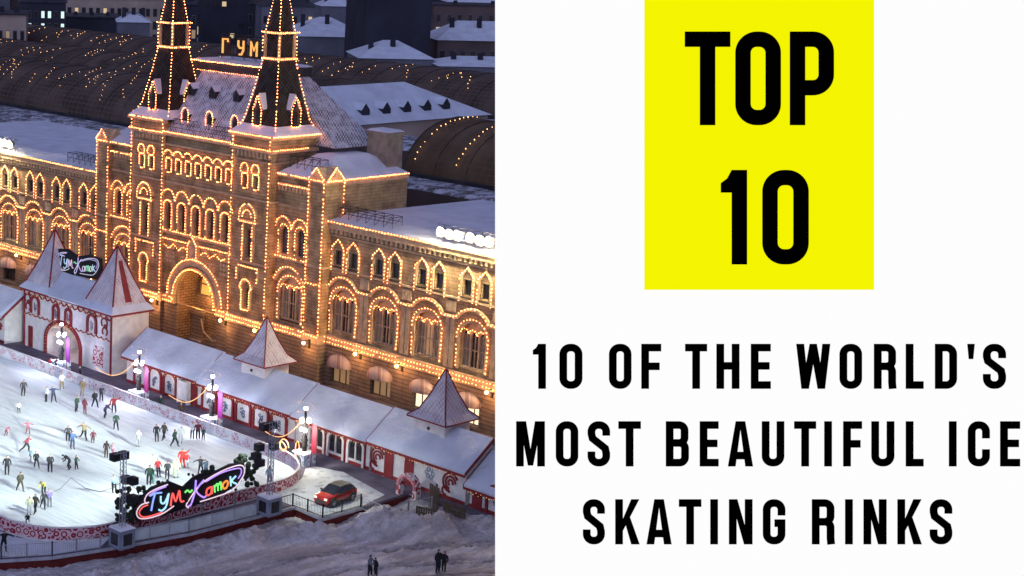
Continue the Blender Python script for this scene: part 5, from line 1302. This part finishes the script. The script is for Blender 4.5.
# ================================================================== PEOPLE
def figure(pose):
    """one continuous skinned body; y- is forward"""
    J = dict(pel=(0,0,.95), bel=(0,0,1.12), che=(0,0,1.34), nec=(0,0,1.50), hea=(0,-.02,1.66), top=(0,-.01,1.76),
             hl=(.10,0,.90), kl=(.11,-.02,.50), al=(.11,.02,.10), tl=(.12,-.14,.05), hr=(-.10,0,.90), kr=(-.11,-.02,.50), ar=(-.11,.02,.10), tr=(-.12,-.14,.05),
             sl=(.19,0,1.42), el=(.27,.02,1.15), wl=(.29,-.08,.92), sr=(-.19,0,1.42), er=(-.27,.02,1.15), wr=(-.29,-.08,.92))
    J.update(pose)
    R_ = dict(pel=.155, bel=.14, che=.165, nec=.06, hea=.105, top=.07, hl=.10, kl=.075, al=.055, tl=.045, hr=.10, kr=.075, ar=.055, tr=.045, sl=.07, el=.055, wl=.04, sr=.07, er=.055, wr=.04)
    E_ = [('pel','bel'),('bel','che'),('che','nec'),('nec','hea'),('hea','top'),('pel','hl'),('hl','kl'),('kl','al'),('al','tl'),('pel','hr'),('hr','kr'),('kr','ar'),('ar','tr'),('che','sl'),('sl','el'),('el','wl'),('che','sr'),('sr','er'),('er','wr')]
    keys = list(J); me = bpy.data.meshes.new('body_src'); me.from_pydata([J[k] for k in keys], [(keys.index(a), keys.index(b)) for a, b in E_], [])
    ob = bpy.data.objects.new('body_src', me); COL.objects.link(ob)
    sk = ob.modifiers.new('skin', 'SKIN'); ss = ob.modifiers.new('sub', 'SUBSURF'); ss.levels = 1; ss.render_levels = 1
    for i, k in enumerate(keys):
        me.skin_vertices[0].data[i].radius = (R_[k], R_[k]*(.8 if k in ('pel','bel','che') else 1)); me.skin_vertices[0].data[i].use_root = (k == 'pel')
    dg = bpy.context.evaluated_depsgraph_get(); out = bpy.data.meshes.new_from_object(ob.evaluated_get(dg))
    bpy.data.objects.remove(ob)
    out.materials.clear()
    for m_ in ('jacket', 'trousers', 'skin', 'hair', 'boot'): out.materials.append(M[m_])
    V = {k: Vector(v) for k, v in J.items()}
    segs = [('jacket', 'bel', 'che'), ('jacket', 'che', 'nec'), ('jacket', 'pel', 'bel'), ('jacket', 'sl', 'el'), ('jacket', 'el', 'wl'), ('jacket', 'sr', 'er'), ('jacket', 'er', 'wr'),
            ('trousers', 'hl', 'kl'), ('trousers', 'kl', 'al'), ('trousers', 'hr', 'kr'), ('trousers', 'kr', 'ar'), ('skin', 'nec', 'hea'), ('hair', 'hea', 'top'), ('boot', 'al', 'tl'), ('boot', 'ar', 'tr')]
    idx = {'jacket': 0, 'trousers': 1, 'skin': 2, 'hair': 3, 'boot': 4}
    for p_ in out.polygons:
        c = p_.center; best = None
        for nm, a, b in segs:
            A_, B_ = V[a], V[b]; d = B_-A_; t = max(0, min(1, (c-A_).dot(d)/d.length_squared)); dist = (c-(A_+d*t)).length-(.02 if nm == 'jacket' else 0)
            if best is None or dist < best[0]: best = (dist, nm)
        nm = best[1]
        if nm == 'skin' and (c-V['hea']).y > .0: nm = 'hair'
        if nm == 'hair' and (c-V['hea']).y < -.05 and c.z < V['hea'].z+.03: nm = 'skin'
        p_.material_index = idx[nm]; p_.use_smooth = True
    return out
def shift(keys, d, base):
    return {k: tuple(base[k][i]+d[i] for i in range(3)) for k in keys}
POSE = {
 'stand': {},
 'walk': dict(kl=(.11,-.16,.52), al=(.11,-.22,.12), tl=(.12,-.37,.08), kr=(-.11,.10,.52), ar=(-.11,.30,.14), tr=(-.12,.18,.06), wl=(.28,.12,.93), wr=(-.28,-.2,.98)),
 'glide': dict(kl=(.16,-.14,.50), al=(.26,-.10,.10), tl=(.30,-.24,.05), kr=(-.2,.12,.55), ar=(-.42,.34,.22), tr=(-.50,.24,.14), che=(0,-.10,1.33), nec=(0,-.15,1.48), hea=(0,-.20,1.62), top=(0,-.20,1.72), sl=(.19,-.1,1.40), el=(.40,-.02,1.24), wl=(.60,-.10,1.12), sr=(-.19,-.1,1.40), er=(-.42,-.02,1.24), wr=(-.62,.02,1.12)),
 'arms': dict(kl=(.15,-.06,.50), al=(.20,0,.10), tl=(.23,-.15,.05), kr=(-.15,.0,.50), ar=(-.22,.04,.10), tr=(-.26,-.1,.05), el=(.42,0,1.33), wl=(.66,-.03,1.22), er=(-.42,0,1.33), wr=(-.66,-.03,1.20)),
 'lean': dict(pel=(0,.10,.88), bel=(0,.02,1.04), che=(0,-.16,1.20), nec=(0,-.28,1.30), hea=(0,-.40,1.38), top=(0,-.46,1.47), hl=(.10,.08,.84), hr=(-.10,.08,.84), kl=(.14,-.10,.48), kr=(-.14,-.02,.48), al=(.15,.04,.10), ar=(-.18,.16,.12), tr=(-.2,.02,.06), sl=(.18,-.18,1.27), sr=(-.18,-.18,1.27), el=(.25,-.28,1.02), wl=(.2,-.46,.90), er=(-.25,-.28,1.02), wr=(-.2,-.46,.90)),
 'crouch': dict(pel=(0,.15,.52), bel=(0,.08,.70), che=(0,-.06,.90), nec=(0,-.14,1.04), hea=(0,-.2,1.17), top=(0,-.22,1.27), hl=(.10,.12,.50), hr=(-.10,.12,.50), kl=(.16,-.26,.50), kr=(-.16,-.26,.50), al=(.13,.0,.10), ar=(-.13,.0,.10), sl=(.19,-.08,.98), sr=(-.19,-.08,.98), el=(.26,-.24,.78), wl=(.15,-.42,.68), er=(-.26,-.24,.78), wr=(-.15,-.42,.68)),
 'hold': dict(kl=(.11,-.08,.50), al=(.12,-.1,.1), tl=(.13,-.25,.05), el=(.24,-.16,1.16), wl=(.12,-.40,1.16), er=(-.24,-.16,1.16), wr=(-.12,-.38,1.20)),
 'wave': dict(kl=(.14,-.04,.50), al=(.18,0,.10), el=(.38,-.02,1.5), wl=(.5,-.05,1.72)),
}
FIG = {k: figure(v) for k, v in POSE.items()}
BK = (.012, .012, .016); DG = (.05, .05, .06); WH = (.75, .75, .78); RD = (.5, .02, .03); PK = (.55, .16, .22); NV = (.03, .05, .12); BL = (.08, .16, .36); GR = (.02, .07, .04); MR = (.17, .02, .04); YL = (.62, .60, .12); OL = (.09, .08, .05); TN = (.33, .24, .12); LI = (.40, .33, .72); MN = (.20, .55, .48); LB = (.35, .60, .72); GY_ = (.22, .24, .28); BR = (.08, .04, .03)
people = [ # px, py of the feet, height, pose, turn, jacket, trousers, hat, label
 (23,396,1.72,'stand',20,DG,BK,BR,'person in a dark coat skating alone near the far barrier at the left'),
 (46,402,1.62,'stand',-60,WH,BK,BR,'person in a white top and black trousers near the far barrier at left'),
 (54,402.5,1.68,'arms',10,NV,BK,BK,'person in dark blue with arms spread, right beside the one in the white top'),
 (61.5,389,1.7,'hold',30,WH,TN,BR,'person in a long white jacket leaning at the far barrier'),
 (72,384,1.7,'stand',100,BK,BK,(.5,.5,.5),'person in black with a pale hat standing on the walkway above the green barrier banner'),
 (76,412,1.72,'stand',60,GR,BK,BK,'person in dark green clothes with a long shadow beside the far barrier'),
 (85,414,1.62,'stand',150,MR,MR,BR,'person in maroon right of the dark green one near the far barrier'),
 (82,396,1.75,'hold',0,TN,TN,WH,'person in a beige outfit at the far barrier behind the maroon skater'),
 (95,407.5,1.72,'walk',40,BK,BK,(.4,.4,.3),'person in black with a grey hat at the far barrier under the second lamp post'),
 (101,401,1.6,'hold',20,DG,BK,BK,'short person in dark grey close to the barrier, right of the grey-hatted one'),
 (105,418,1.65,'lean',120,(.08,.05,.12),BK,BR,'person in dark purple leaning forward below the second lamp post'),
 (113.5,413,1.7,'wave',10,RD,DG,BR,'person in red at the far barrier just left of the printed plinth'),
 (116,430.6,1.72,'walk',200,GR,BK,WH,'person in dark green with a white hat skating in front of the red one'),
 (137,417,1.7,'stand',0,GR,BK,WH,'person in green with a pale hood standing on the walkway by the barrier'),
 (154,411,1.4,'crouch',60,BK,BK,BK,'person in black bending down on the walkway behind the barrier'),
 (163.5,424,1.75,'stand',30,BR,BK,BK,'person in dark brown on the walkway, right of the bending one'),
 (157,442,1.72,'stand',10,BK,BK,BR,'person in a long black coat by the barrier, left of a dark pair'),
 (163.5,440,1.72,'walk',-40,OL,BK,BR,'person in dark olive skating beside the long black coat'),
 (137.5,447,1.7,'stand',0,(.55,.55,.52),(.5,.5,.5),TN,'pale grey figure standing alone in the middle of the ice'),
 (18.7,413,1.15,'hold',40,WH,DG,BR,'small child in white at the far left of the ice'),
 (6,436,1.15,'lean',60,PK,MR,RD,'small child in pink bending at the left edge of the ice'),
 (28,434,1.35,'arms',0,PK,MR,BR,'child in bright pink with arms out, right of the bending pink child'),
 (26,452.5,1.65,'glide',70,(.28,.03,.06),BK,BR,'person in crimson swinging sideways at the left of the ice'),
 (84,440,1.75,'glide',-20,TN,BK,BR,'person in a tan jacket in a wide stride near the centre of the ice'),
 (72,449,1.72,'hold',30,BL,NV,BR,'person in a blue jacket left of the tan strider'),
 (67.7,441,1.55,'stand',10,DG,BK,BK,'dark small person half hidden behind the blue jacket'),
 (92.7,443,1.2,'stand',0,MR,BR,BR,'small child in dark maroon right of the tan strider'),
 (106,458,1.6,'stand',160,BR,BR,BR,'person in dark brown holding hands with a white clad child'),
 (112.5,455.6,1.25,'walk',-30,(.6,.45,.5),PK,PK,'child in white and pink beside the dark brown adult'),
 (31,461,1.25,'lean',100,LB,GY_,WH,'child in pale blue bending next to a black jacket'),
 (37,468.5,1.6,'walk',30,BK,BK,BK,'person in black right of the bending pale blue child'),
 (50,471.7,1.65,'hold',10,DG,BK,(.3,.32,.3),'person in dark grey left of the bending black pair'),
 (69,469.6,1.7,'lean',-80,BK,BK,BK,'person in black bending over a child on the ice'),
 (76,469.6,1.3,'hold',60,GR,BK,BK,'dark clad child in front of the bending adult'),
 (7,475,1.75,'stand',0,BK,BK,BK,'slim person all in black at the left edge of the ice'),
 (20,491.5,1.7,'walk',40,OL,OL,BK,'person in dark olive striding at the lower left of the ice'),
 (44,496,1.65,'lean',-20,YL,BK,BR,'person in a yellow jacket skating at the lower left'),
 (35,514,1.7,'walk',-30,OL,BK,BR,'person in olive in front of the yellow jacket near the near barrier'),
 (29,515,1.6,'stand',0,(.7,.72,.45),WH,WH,'pale yellow-white clad person left of the olive one at the near barrier'),
 (49.6,507,1.55,'hold',10,LI,GY_,BR,'person in a lilac jacket at the lower left of the ice'),
 (42.5,508.5,1.5,'walk',20,DG,BK,BK,'dark clad person between the lilac and olive jackets'),
 (28,523,1.1,'crouch',0,BK,BK,BK,'person in black crouching at the near barrier'),
 (148.7,484.6,1.75,'stand',10,GR,BK,BR,'person in dark green with a mint child at the right of the ice'),
 (153.5,483,1.3,'hold',-30,MN,MN,BR,'child in mint green right of the dark green adult'),
 (152,472,1.6,'stand',0,(.6,.66,.45),WH,BR,'pale green clad person behind the mint child'),
 (159,477,1.65,'stand',30,RD,BK,BR,'person in a red jacket and dark trousers, right of the pale green one'),
 (167,479,1.6,'hold',0,DG,BK,BK,'person in dark grey between the red jacket and the glowing pale figure'),
 (176,478,1.75,'stand',0,(.75,.85,.45),(.7,.8,.5),(.7,.8,.5),'person in a pale yellow-green costume behind the neon sign'),
 (182,468,1.75,'wave',-10,(.7,.03,.02),(.6,.03,.02),BR,'person in a bright red costume waving at the right of the ice'),
 (186.5,468,1.45,'hold',20,(.6,.03,.03),WH,RD,'shorter person in red and white beside the waving red costume'),
 (201,475,1.75,'arms',0,DG,BK,BK,'person in dark grey with arms stretched out above the neon sign'),
 (206.4,477,1.6,'hold',-20,(.12,.18,.26),NV,BK,'person in grey-blue right of the outstretched arms'),
 (174.7,447,1.7,'walk',60,GR,BK,BR,'person in dark green trousers striding near the far barrier'),
 (180,443,1.7,'stand',0,(.7,.75,.68),WH,WH,'pale white clad person right of the green strider'),
 (192,439,1.65,'hold',0,WH,DG,BR,'person in white with dark trousers at the far barrier under the third lamp post'),
 (198,439,1.7,'stand',20,MR,BK,BR,'person in maroon at the far barrier under the third lamp post'),
 (203,441,1.3,'hold',0,GR,BK,BK,'small dark child right of the maroon one at the far barrier'),
 (270,484,1.6,'stand',0,LB,GY_,DG,'person in pale blue by the right lattice mast'),
 (114,493,1.6,'hold',30,LB,BK,DG,'person in pale cyan beside the left lattice mast'),
 (50,374,1.6,'stand',0,BK,BK,BK,'person in black on the walkway beside the first lamp post plinth'),
 (31,374,1.4,'stand',10,RD,RD,BR,'person in red on the walkway at the foot of the first lamp post'),
 (84,360,1.7,'stand',10,WH,RD,(.6,.2,.2),'person in white and red standing in the gatehouse arch'),
 (437.5,574,1.9,'stand',40,BK,BK,BK,'taller person in a hooded black coat in the plaza snow near the graphic panel'),
 (443.5,573,1.7,'stand',-40,BK,BK,BR,'shorter person in black right beside the hooded coat in the plaza snow'),
 (369,575.5,1.72,'hold',60,GY_,BK,BK,'person in a grey jacket and black trousers in the plaza snow'),
 (376,576,1.5,'stand',-60,BK,BK,BK,'shorter person in black next to the grey jacket in the plaza snow'),
 (3.0,552,1.75,'arms',20,BK,BK,BK,'person in black with lifted arms by the railing at the lower left corner'),
 (393,393,1.7,'walk',0,BK,BK,BK,'person in black walking in the street behind the last turreted hut'),
 (352,383,1.7,'walk',40,DG,BK,BK,'person in dark grey in the street behind the glazed hut'),
 (362,386,1.65,'stand',90,BR,BK,BR,'person in brown in the street below a shop awning'),
 (312,366,1.7,'walk',20,BK,BK,BK,'person in black in the street right of the first turret'),
]
UPZ = {(72,384):1,(154,411):1}
for i, (px, py, h, pose, turn, jk, tr, hat, lb) in enumerate(people):
    q = at(px, py, .06)
    if py > 555: q = at(px, py, -.75); z = ground_h(q.x, q.y)-.02; q = at(px, py, z); z = ground_h(q.x, q.y)-.02
    else: z = .06
    if px in (72, 154, 163.5, 137, 50, 31) and py in (384, 411, 424, 417, 374): q.y = max(q.y, 98.75)
    o = link('person', FIG[pose], None, (q.x, q.y, z), math.radians(turn+50)); s_ = h/1.78; o.scale = (s_*1.08, s_*1.08, s_)
    random.seed(i*13+5); o.rotation_euler.x = math.radians(random.uniform(-5, 7)); o.rotation_euler.y = math.radians(random.uniform(-5, 5)); w_ = random.uniform(1.0, 1.22); o.scale = (s_*w_*1.05, s_*w_*1.1, s_)
    jk = [c*(.62 if max(jk) < .6 else .85) for c in jk]; o['jacket'] = [float(c) for c in jk]; o['trousers'] = [float(c)*.7 for c in tr]; o['hat'] = [float(c) for c in hat]
    tag(o, lb, 'person')

# ================================================================== GRAPHIC PANEL AT THE RIGHT, ADDED AS A STANDING BOARD
DB = 116.0; k = DB/F
def bp(px, py): return ((px-495)*k, -(py-288)*k)       # board's own metres
org = C0+(CF+CR*((495-CX)/F))*DB
bd = bpy.data.objects.new('graphic_panel', None); COL.objects.link(bd)  # made-up board carrying the flat graphic; no such billboard stands in the square
bd.matrix_world = Matrix((( CR.x, CU.x, -CF.x, org.x), (CR.y, CU.y, -CF.y, org.y), (CR.z, CU.z, -CF.z, org.z), (0, 0, 0, 1)))
tag(bd, 'added white graphic panel with yellow square and black capitals, at the right', 'graphic panel')
bd.empty_display_size = 1
EW = 1.0
M['bwhite'] = emat('graphic_white_glow', (.985, .985, .985), EW); M['byellow'] = emat('graphic_yellow_glow', (.91, .905, .0006), EW)  # even glow put into the graphic's white and yellow; no lamps behind it
M['bblack'] = mat('black_letter', (.0004, .0004, .0004), .9, var=0, spec=0)
for m_ in (M['bwhite'], M['byellow'], M['bblack']):
    m_.node_tree.nodes['Principled BSDF'].inputs['Specular IOR Level'].default_value = 0
for m_ in (M['bwhite'], M['byellow']): m_.node_tree.nodes['Principled BSDF'].inputs['Base Color'].default_value = (0, 0, 0, 1)
x0, y0 = bp(495.3, 581); x1, y1 = bp(1034, -8)
b = MB(); b.box(x0+.4, x1-.4, y0+.3, y1-.3, -1.0, -.06); b.build('added_casing', M['steel'], bd)
b = MB(); b.box(x0, x1, y0, y1, -.06, 0); b.build('glowing_white_face', M['bwhite'], bd)
a_, b_ = bp(644.3, -4), bp(873.8, 289.8)
b = MB(); b.box(a_[0], b_[0], b_[1], a_[1], .002, .04); b.build('yellow_square', M['byellow'], bd)
# lettering: condensed bold capitals built from strokes
def strip(mb, path, w, z0, z1, closed=False):
    P = [Vector(p) for p in path]; N = len(P); A = []; B = []
    for i in range(N):
        if closed: t0 = (P[i]-P[i-1]).normalized(); t1 = (P[(i+1)%N]-P[i]).normalized()
        else: t0 = (P[i]-P[i-1]).normalized() if i else (P[1]-P[0]).normalized(); t1 = (P[i+1]-P[i]).normalized() if i < N-1 else t0
        t = (t0+t1).normalized(); n_ = Vector((-t.y, t.x)); c = max(.5, n_.dot(Vector((-t0.y, t0.x)))); A.append(P[i]+n_*w/2/c); B.append(P[i]-n_*w/2/c)
    vs = []
    for i in range(N): vs += [(A[i].x,A[i].y,z1),(B[i].x,B[i].y,z1),(B[i].x,B[i].y,z0),(A[i].x,A[i].y,z0)]
    fs = []
    for i in range(N if closed else N-1):
        j = (i+1)%N; a, b = i*4, j*4; fs += [(a,a+1,b+1,b),(a+1,a+2,b+2,b+1),(a+3,a,b,b+3)]
    if not closed: fs += [(0,3,2,1), ((N-1)*4,(N-1)*4+1,(N-1)*4+2,(N-1)*4+3)]
    mb.add(vs, fs)
def A2(cx, cy, rx, ry, a0, a1, n=10): return [(cx+rx*math.cos(math.radians(a0+(a1-a0)*i/n)), cy+ry*math.sin(math.radians(a0+(a1-a0)*i/n))) for i in range(n+1)]
def glyph(ch, W, Hh, s):
    """strokes (path, closed) and polygons in a W x Hh box, stroke s"""
    h = s/2; L, R_, T, B_ = h, W-h, Hh-h, h; r = min((W-s)/2, W*.30); st = []; pg = []
    if ch == 'T': st = [([(0, T), (W, T)], 0), ([(W/2, 0), (W/2, Hh-s+.0)], 0)]
    elif ch in 'O0': st = [(A2(R_-r, T-r, r, r, 0, 90)+A2(L+r, T-r, r, r, 90, 180)+A2(L+r, B_+r, r, r, 180, 270)+A2(R_-r, B_+r, r, r, 270, 360), 1)]
    elif ch == 'P':
        m = Hh*.40; st = [([(L, 0), (L, Hh)], 0), ([(s, T)]+A2(R_-r, T-r, r, r, 90, 0)+A2(R_-r, m+r, r, r, 0, -90)+[(s, m)], 0)]
    elif ch == '1': st = [([(W-h, 0), (W-h, Hh)], 0), ([(0, Hh*.80), (W-s, Hh*.80)], 0)]; st = [([(W-h, 0), (W-h, Hh)], 0)]; pg = [[(0, Hh*.76), (W-s, Hh*.76), (W-s, Hh), (W-s*.95, Hh), (W-s*1.3, Hh*.91), (0, Hh*.86)]]
    elif ch == 'F': st = [([(L, 0), (L, Hh)], 0), ([(s, T), (W, T)], 0), ([(s, Hh*.5), (W*.92, Hh*.5)], 0)]
    elif ch == 'E': st = [([(L, 0), (L, Hh)], 0), ([(s, T), (W, T)], 0), ([(s, Hh*.51), (W*.94, Hh*.51)], 0), ([(s, B_), (W, B_)], 0)]
    elif ch == 'H': st = [([(L, 0), (L, Hh)], 0), ([(R_, 0), (R_, Hh)], 0), ([(s, Hh*.51), (W-s, Hh*.51)], 0)]
    elif ch == 'L': st = [([(L, 0), (L, Hh)], 0), ([(s, B_), (W, B_)], 0)]
    elif ch == 'I': st = [([(W/2, 0), (W/2, Hh)], 0)]
    elif ch == "'": pg = [[(0, Hh), (W, Hh), (W*.8, Hh*.66), (W*.2, Hh*.66)]]
    elif ch == 'U': st = [([(L, Hh)]+A2(L+r, B_+r, r, r, 180, 270)+A2(R_-r, B_+r, r, r, 270, 360)+[(R_, Hh)], 0)]
    elif ch == 'D': st = [([(L, 0), (L, Hh)], 0), ([(s, T)]+A2(R_-r, T-r, r, r, 90, 0)+A2(R_-r, B_+r, r, r, 0, -90)+[(s, B_)], 0)]
    elif ch == 'B':
        m = Hh*.52; r2 = r*.8
        st = [([(L, 0), (L, Hh)], 0), ([(s, T)]+A2(R_-r2-W*.02, T-r2, r2, r2, 90, 0)+A2(R_-r2-W*.02, m+r2, r2, r2, 0, -90)+[(s, m)], 0), ([(s, m)]+A2(R_-r2, m-r2, r2, r2, 90, 0)+A2(R_-r2, B_+r2, r2, r2, 0, -90)+[(s, B_)], 0)]
    elif ch == 'R':
        m = Hh*.50; r2 = r*.85
        st = [([(L, 0), (L, Hh)], 0), ([(s, T)]+A2(R_-r2, T-r2, r2, r2, 90, 0)+A2(R_-r2, m+r2, r2, r2, 0, -90)+[(s, m)], 0), (A2(R_-r2, m-r2, r2, r2, 90, 0)+[(R_, Hh*.14), (R_+s*.08, 0)], 0)]
    elif ch == 'C': st = [([(R_, Hh*.62)]+A2(R_-r, T-r, r, r, 0, 90)+A2(L+r, T-r, r, r, 90, 180)+A2(L+r, B_+r, r, r, 180, 270)+A2(R_-r, B_+r, r, r, 270, 360)+[(R_, Hh*.38)], 0)]
    elif ch == 'G': st = [([(R_, Hh*.64)]+A2(R_-r, T-r, r, r, 0, 90)+A2(L+r, T-r, r, r, 90, 180)+A2(L+r, B_+r, r, r, 180, 270)+A2(R_-r, B_+r, r, r, 270, 360)+[(R_, Hh*.52)], 0), ([(W*.52, Hh*.47), (W, Hh*.47)], 0)]
    elif ch == 'S':
        st = [([(R_, Hh*.68)]+A2(R_-r, T-r, r, r, 0, 90)+A2(L+r, T-r, r, r, 90, 180)+[(L, Hh*.72), (L+W*.05, Hh*.62), (R_-W*.05, Hh*.40), (R_, Hh*.29)]+A2(R_-r, B_+r, r, r, 0, -90)+A2(L+r, B_+r, r, r, 270, 180)+[(L, Hh*.33)], 0)]
    elif ch == 'A':
        pg = [[(0, 0), (s*1.0, 0), (W/2+s*.08, Hh*.93), (W/2+s*.2, Hh), (W/2-s*.62, Hh)], [(W, 0), (W-s*1.0, 0), (W/2-s*.08, Hh*.93), (W/2-s*.2, Hh), (W/2+s*.62, Hh)]]; st = [([(W*.22, Hh*.24), (W*.78, Hh*.24)], 0)]
    elif ch == 'W':
        a = s*1.02; q = W/4
        pg = [[(0, Hh), (a, Hh), (q+a*.52, 0), (q-a*.42, 0)], [(q-a*.42, 0), (q+a*.52, 0), (2*q+a*.45, Hh), (2*q-a*.45, Hh)], [(2*q-a*.45, Hh), (2*q+a*.45, Hh), (3*q+a*.42, 0), (3*q-a*.52, 0)], [(3*q-a*.52, 0), (3*q+a*.42, 0), (W, Hh), (W-a, Hh)]]
    elif ch == 'M':
        st = [([(L, 0), (L, Hh)], 0), ([(R_, 0), (R_, Hh)], 0)]
        pg = [[(s*.4, Hh), (s*1.3, Hh), (W/2+s*.34, Hh*.02), (W/2-s*.34, Hh*.02)], [(W-s*.4, Hh), (W-s*1.3, Hh), (W/2-s*.34, Hh*.02), (W/2+s*.34, Hh*.02)]]
    elif ch == 'N': st = [([(L, 0), (L, Hh)], 0), ([(R_, 0), (R_, Hh)], 0)]; pg = [[(s*.3, Hh), (s*1.1, Hh), (W-s*.3, 0), (W-s*1.1, 0)]]
    elif ch == 'K': st = [([(L, 0), (L, Hh)], 0)]; pg = [[(s, Hh*.30), (s, Hh*.56), (W-s*1.05, Hh), (W, Hh)], [(W-s*1.05, 0), (W+s*.05, 0), (s+W*.26, Hh*.66), (s+W*.10, Hh*.46)]]
    return st, pg
def letter(ch, px0, px1, pyt, pyb, s, z):
    W = (px1-px0)*k; Hh = (pyb-pyt)*k; st, pg = glyph(ch, W, Hh, s*k); ox, oy = bp(px0, pyb); b = MB()
    for j, (p_, cl) in enumerate(st): strip(b, [(x+ox, y+oy) for x, y in p_], s*k, z, z+.05+.003*j, bool(cl))
    for j, p_ in enumerate(pg): b.prism([(x+ox, y+oy) for x, y in p_], 'z', z, z+.0515+.003*j)
    b.build('letter', M['bblack'], bd)
for ch, a_, c_ in (('T', 684.5, 730), ('O', 735, 780.5), ('P', 789.5, 833.5)): letter(ch, a_, c_, 31.7, 125.3, 15.3, .042)
for ch, a_, c_ in (('1', 720.5, 746.7), ('0', 762, 808.3)): letter(ch, a_, c_, 170, 264.5, 15.3, .042)
z1f = lambda x: 490+x/1.9176
def line(txt, yt, yb, s=7.6):
    for ch, a_, c_ in txt: letter(ch, z1f(a_), z1f(c_), yt, yb, s, .002)
line([('1',82,107),('0',133,177),('O',228,271),('F',290,328),('T',374,416),('H',434,478),('E',500,538),('W',587,652),('O',670,713),('R',736,778),('L',797,831),('D',853,895),("'",915,929),('S',945,989)], 343.8, 388.8)
line([('M',50,105),('O',126,169),('S',187,230),('T',246,289),('B',337,381),('E',402,438),('A',456,504),('U',521,564),('T',583,625),('I',641,655),('F',677,713),('U',731,775),('L',797,831),('I',880,894),('C',916,958),('E',978,1016)], 421.2, 466.4)
line([('S',178,220),('K',240,286),('A',300,348),('T',362,405),('I',422,437),('N',458,503),('G',523,566),('R',617,660),('I',681,695),('N',716,760),('K',781,827),('S',843,886)], 499.2, 544.3)
# made-up steel legs under and behind the added board (in the board's frame the ground is reached by vertical posts)
MWI = bd.matrix_world.inverted()
for px in (560, 690, 830, 970):
    w0 = bd.matrix_world @ Vector((*bp(px, 500), -1.1)); w1 = bd.matrix_world @ Vector((*bp(px, 120), -1.1))
    b = MB(); f0 = Vector((w0.x, w0.y, -.9)); bk = Vector((w1.x, w1.y, -.9))+(Vector((w1.x-w0.x, w1.y-w0.y, 0)).normalized())*3
    for p0_, p1_ in ((f0, w0), (w0, w1), (bk, w1), (bk, w0), (f0, bk)): b.tube([MWI@p0_, MWI@p1_], .22, 8)
    b.build('added_leg', M['steel'], bd)

# ================================================================== LIGHT, SKY, CAMERA
wd = bpy.data.worlds.new('World'); S.world = wd; wd.use_nodes = True
nt = wd.node_tree; bg = nt.nodes['Background']
sky = nt.nodes.new('ShaderNodeTexSky'); sky.sky_type = 'NISHITA'; sky.sun_disc = False
sky.sun_elevation = math.radians(-3.0); sky.sun_rotation = math.radians(140); sky.air_density = 1.2; sky.dust_density = .6; sky.ozone_density = 4.0
hs_ = nt.nodes.new('ShaderNodeHueSaturation'); hs_.inputs['Saturation'].default_value = .62
nt.links.new(sky.outputs[0], hs_.inputs['Color']); nt.links.new(hs_.outputs[0], bg.inputs[0]); bg.inputs[1].default_value = 7.7
sd = bpy.data.lights.new('sun', 'SUN'); sd.energy = .3; sd.angle = math.radians(30); sd.color = (.62, .70, 1)
so = bpy.data.objects.new('sun', sd); COL.objects.link(so); so.rotation_euler = (math.radians(45), 0, math.radians(20))
cam = bpy.data.cameras.new('camera'); co = bpy.data.objects.new('camera', cam); COL.objects.link(co)
co.matrix_world = Matrix(((CR.x, CU.x, -CF.x, C0.x), (CR.y, CU.y, -CF.y, C0.y), (CR.z, CU.z, -CF.z, C0.z), (0, 0, 0, 1)))
cam.sensor_width = 36; cam.lens = 36*F/1024; cam.shift_x = (512-CX)/1024; cam.clip_end = 9000; cam.clip_start = .5
S.camera = co
S.view_settings.view_transform = 'Standard'; S.view_settings.look = 'None'; S.view_settings.gamma = 1; S.view_settings.exposure = 0
S.cycles.use_light_tree = True
S.cycles.max_bounces = 4; S.cycles.diffuse_bounces = 2; S.cycles.glossy_bounces = 2; S.cycles.sample_clamp_indirect = 3
S.cycles.use_denoising = True
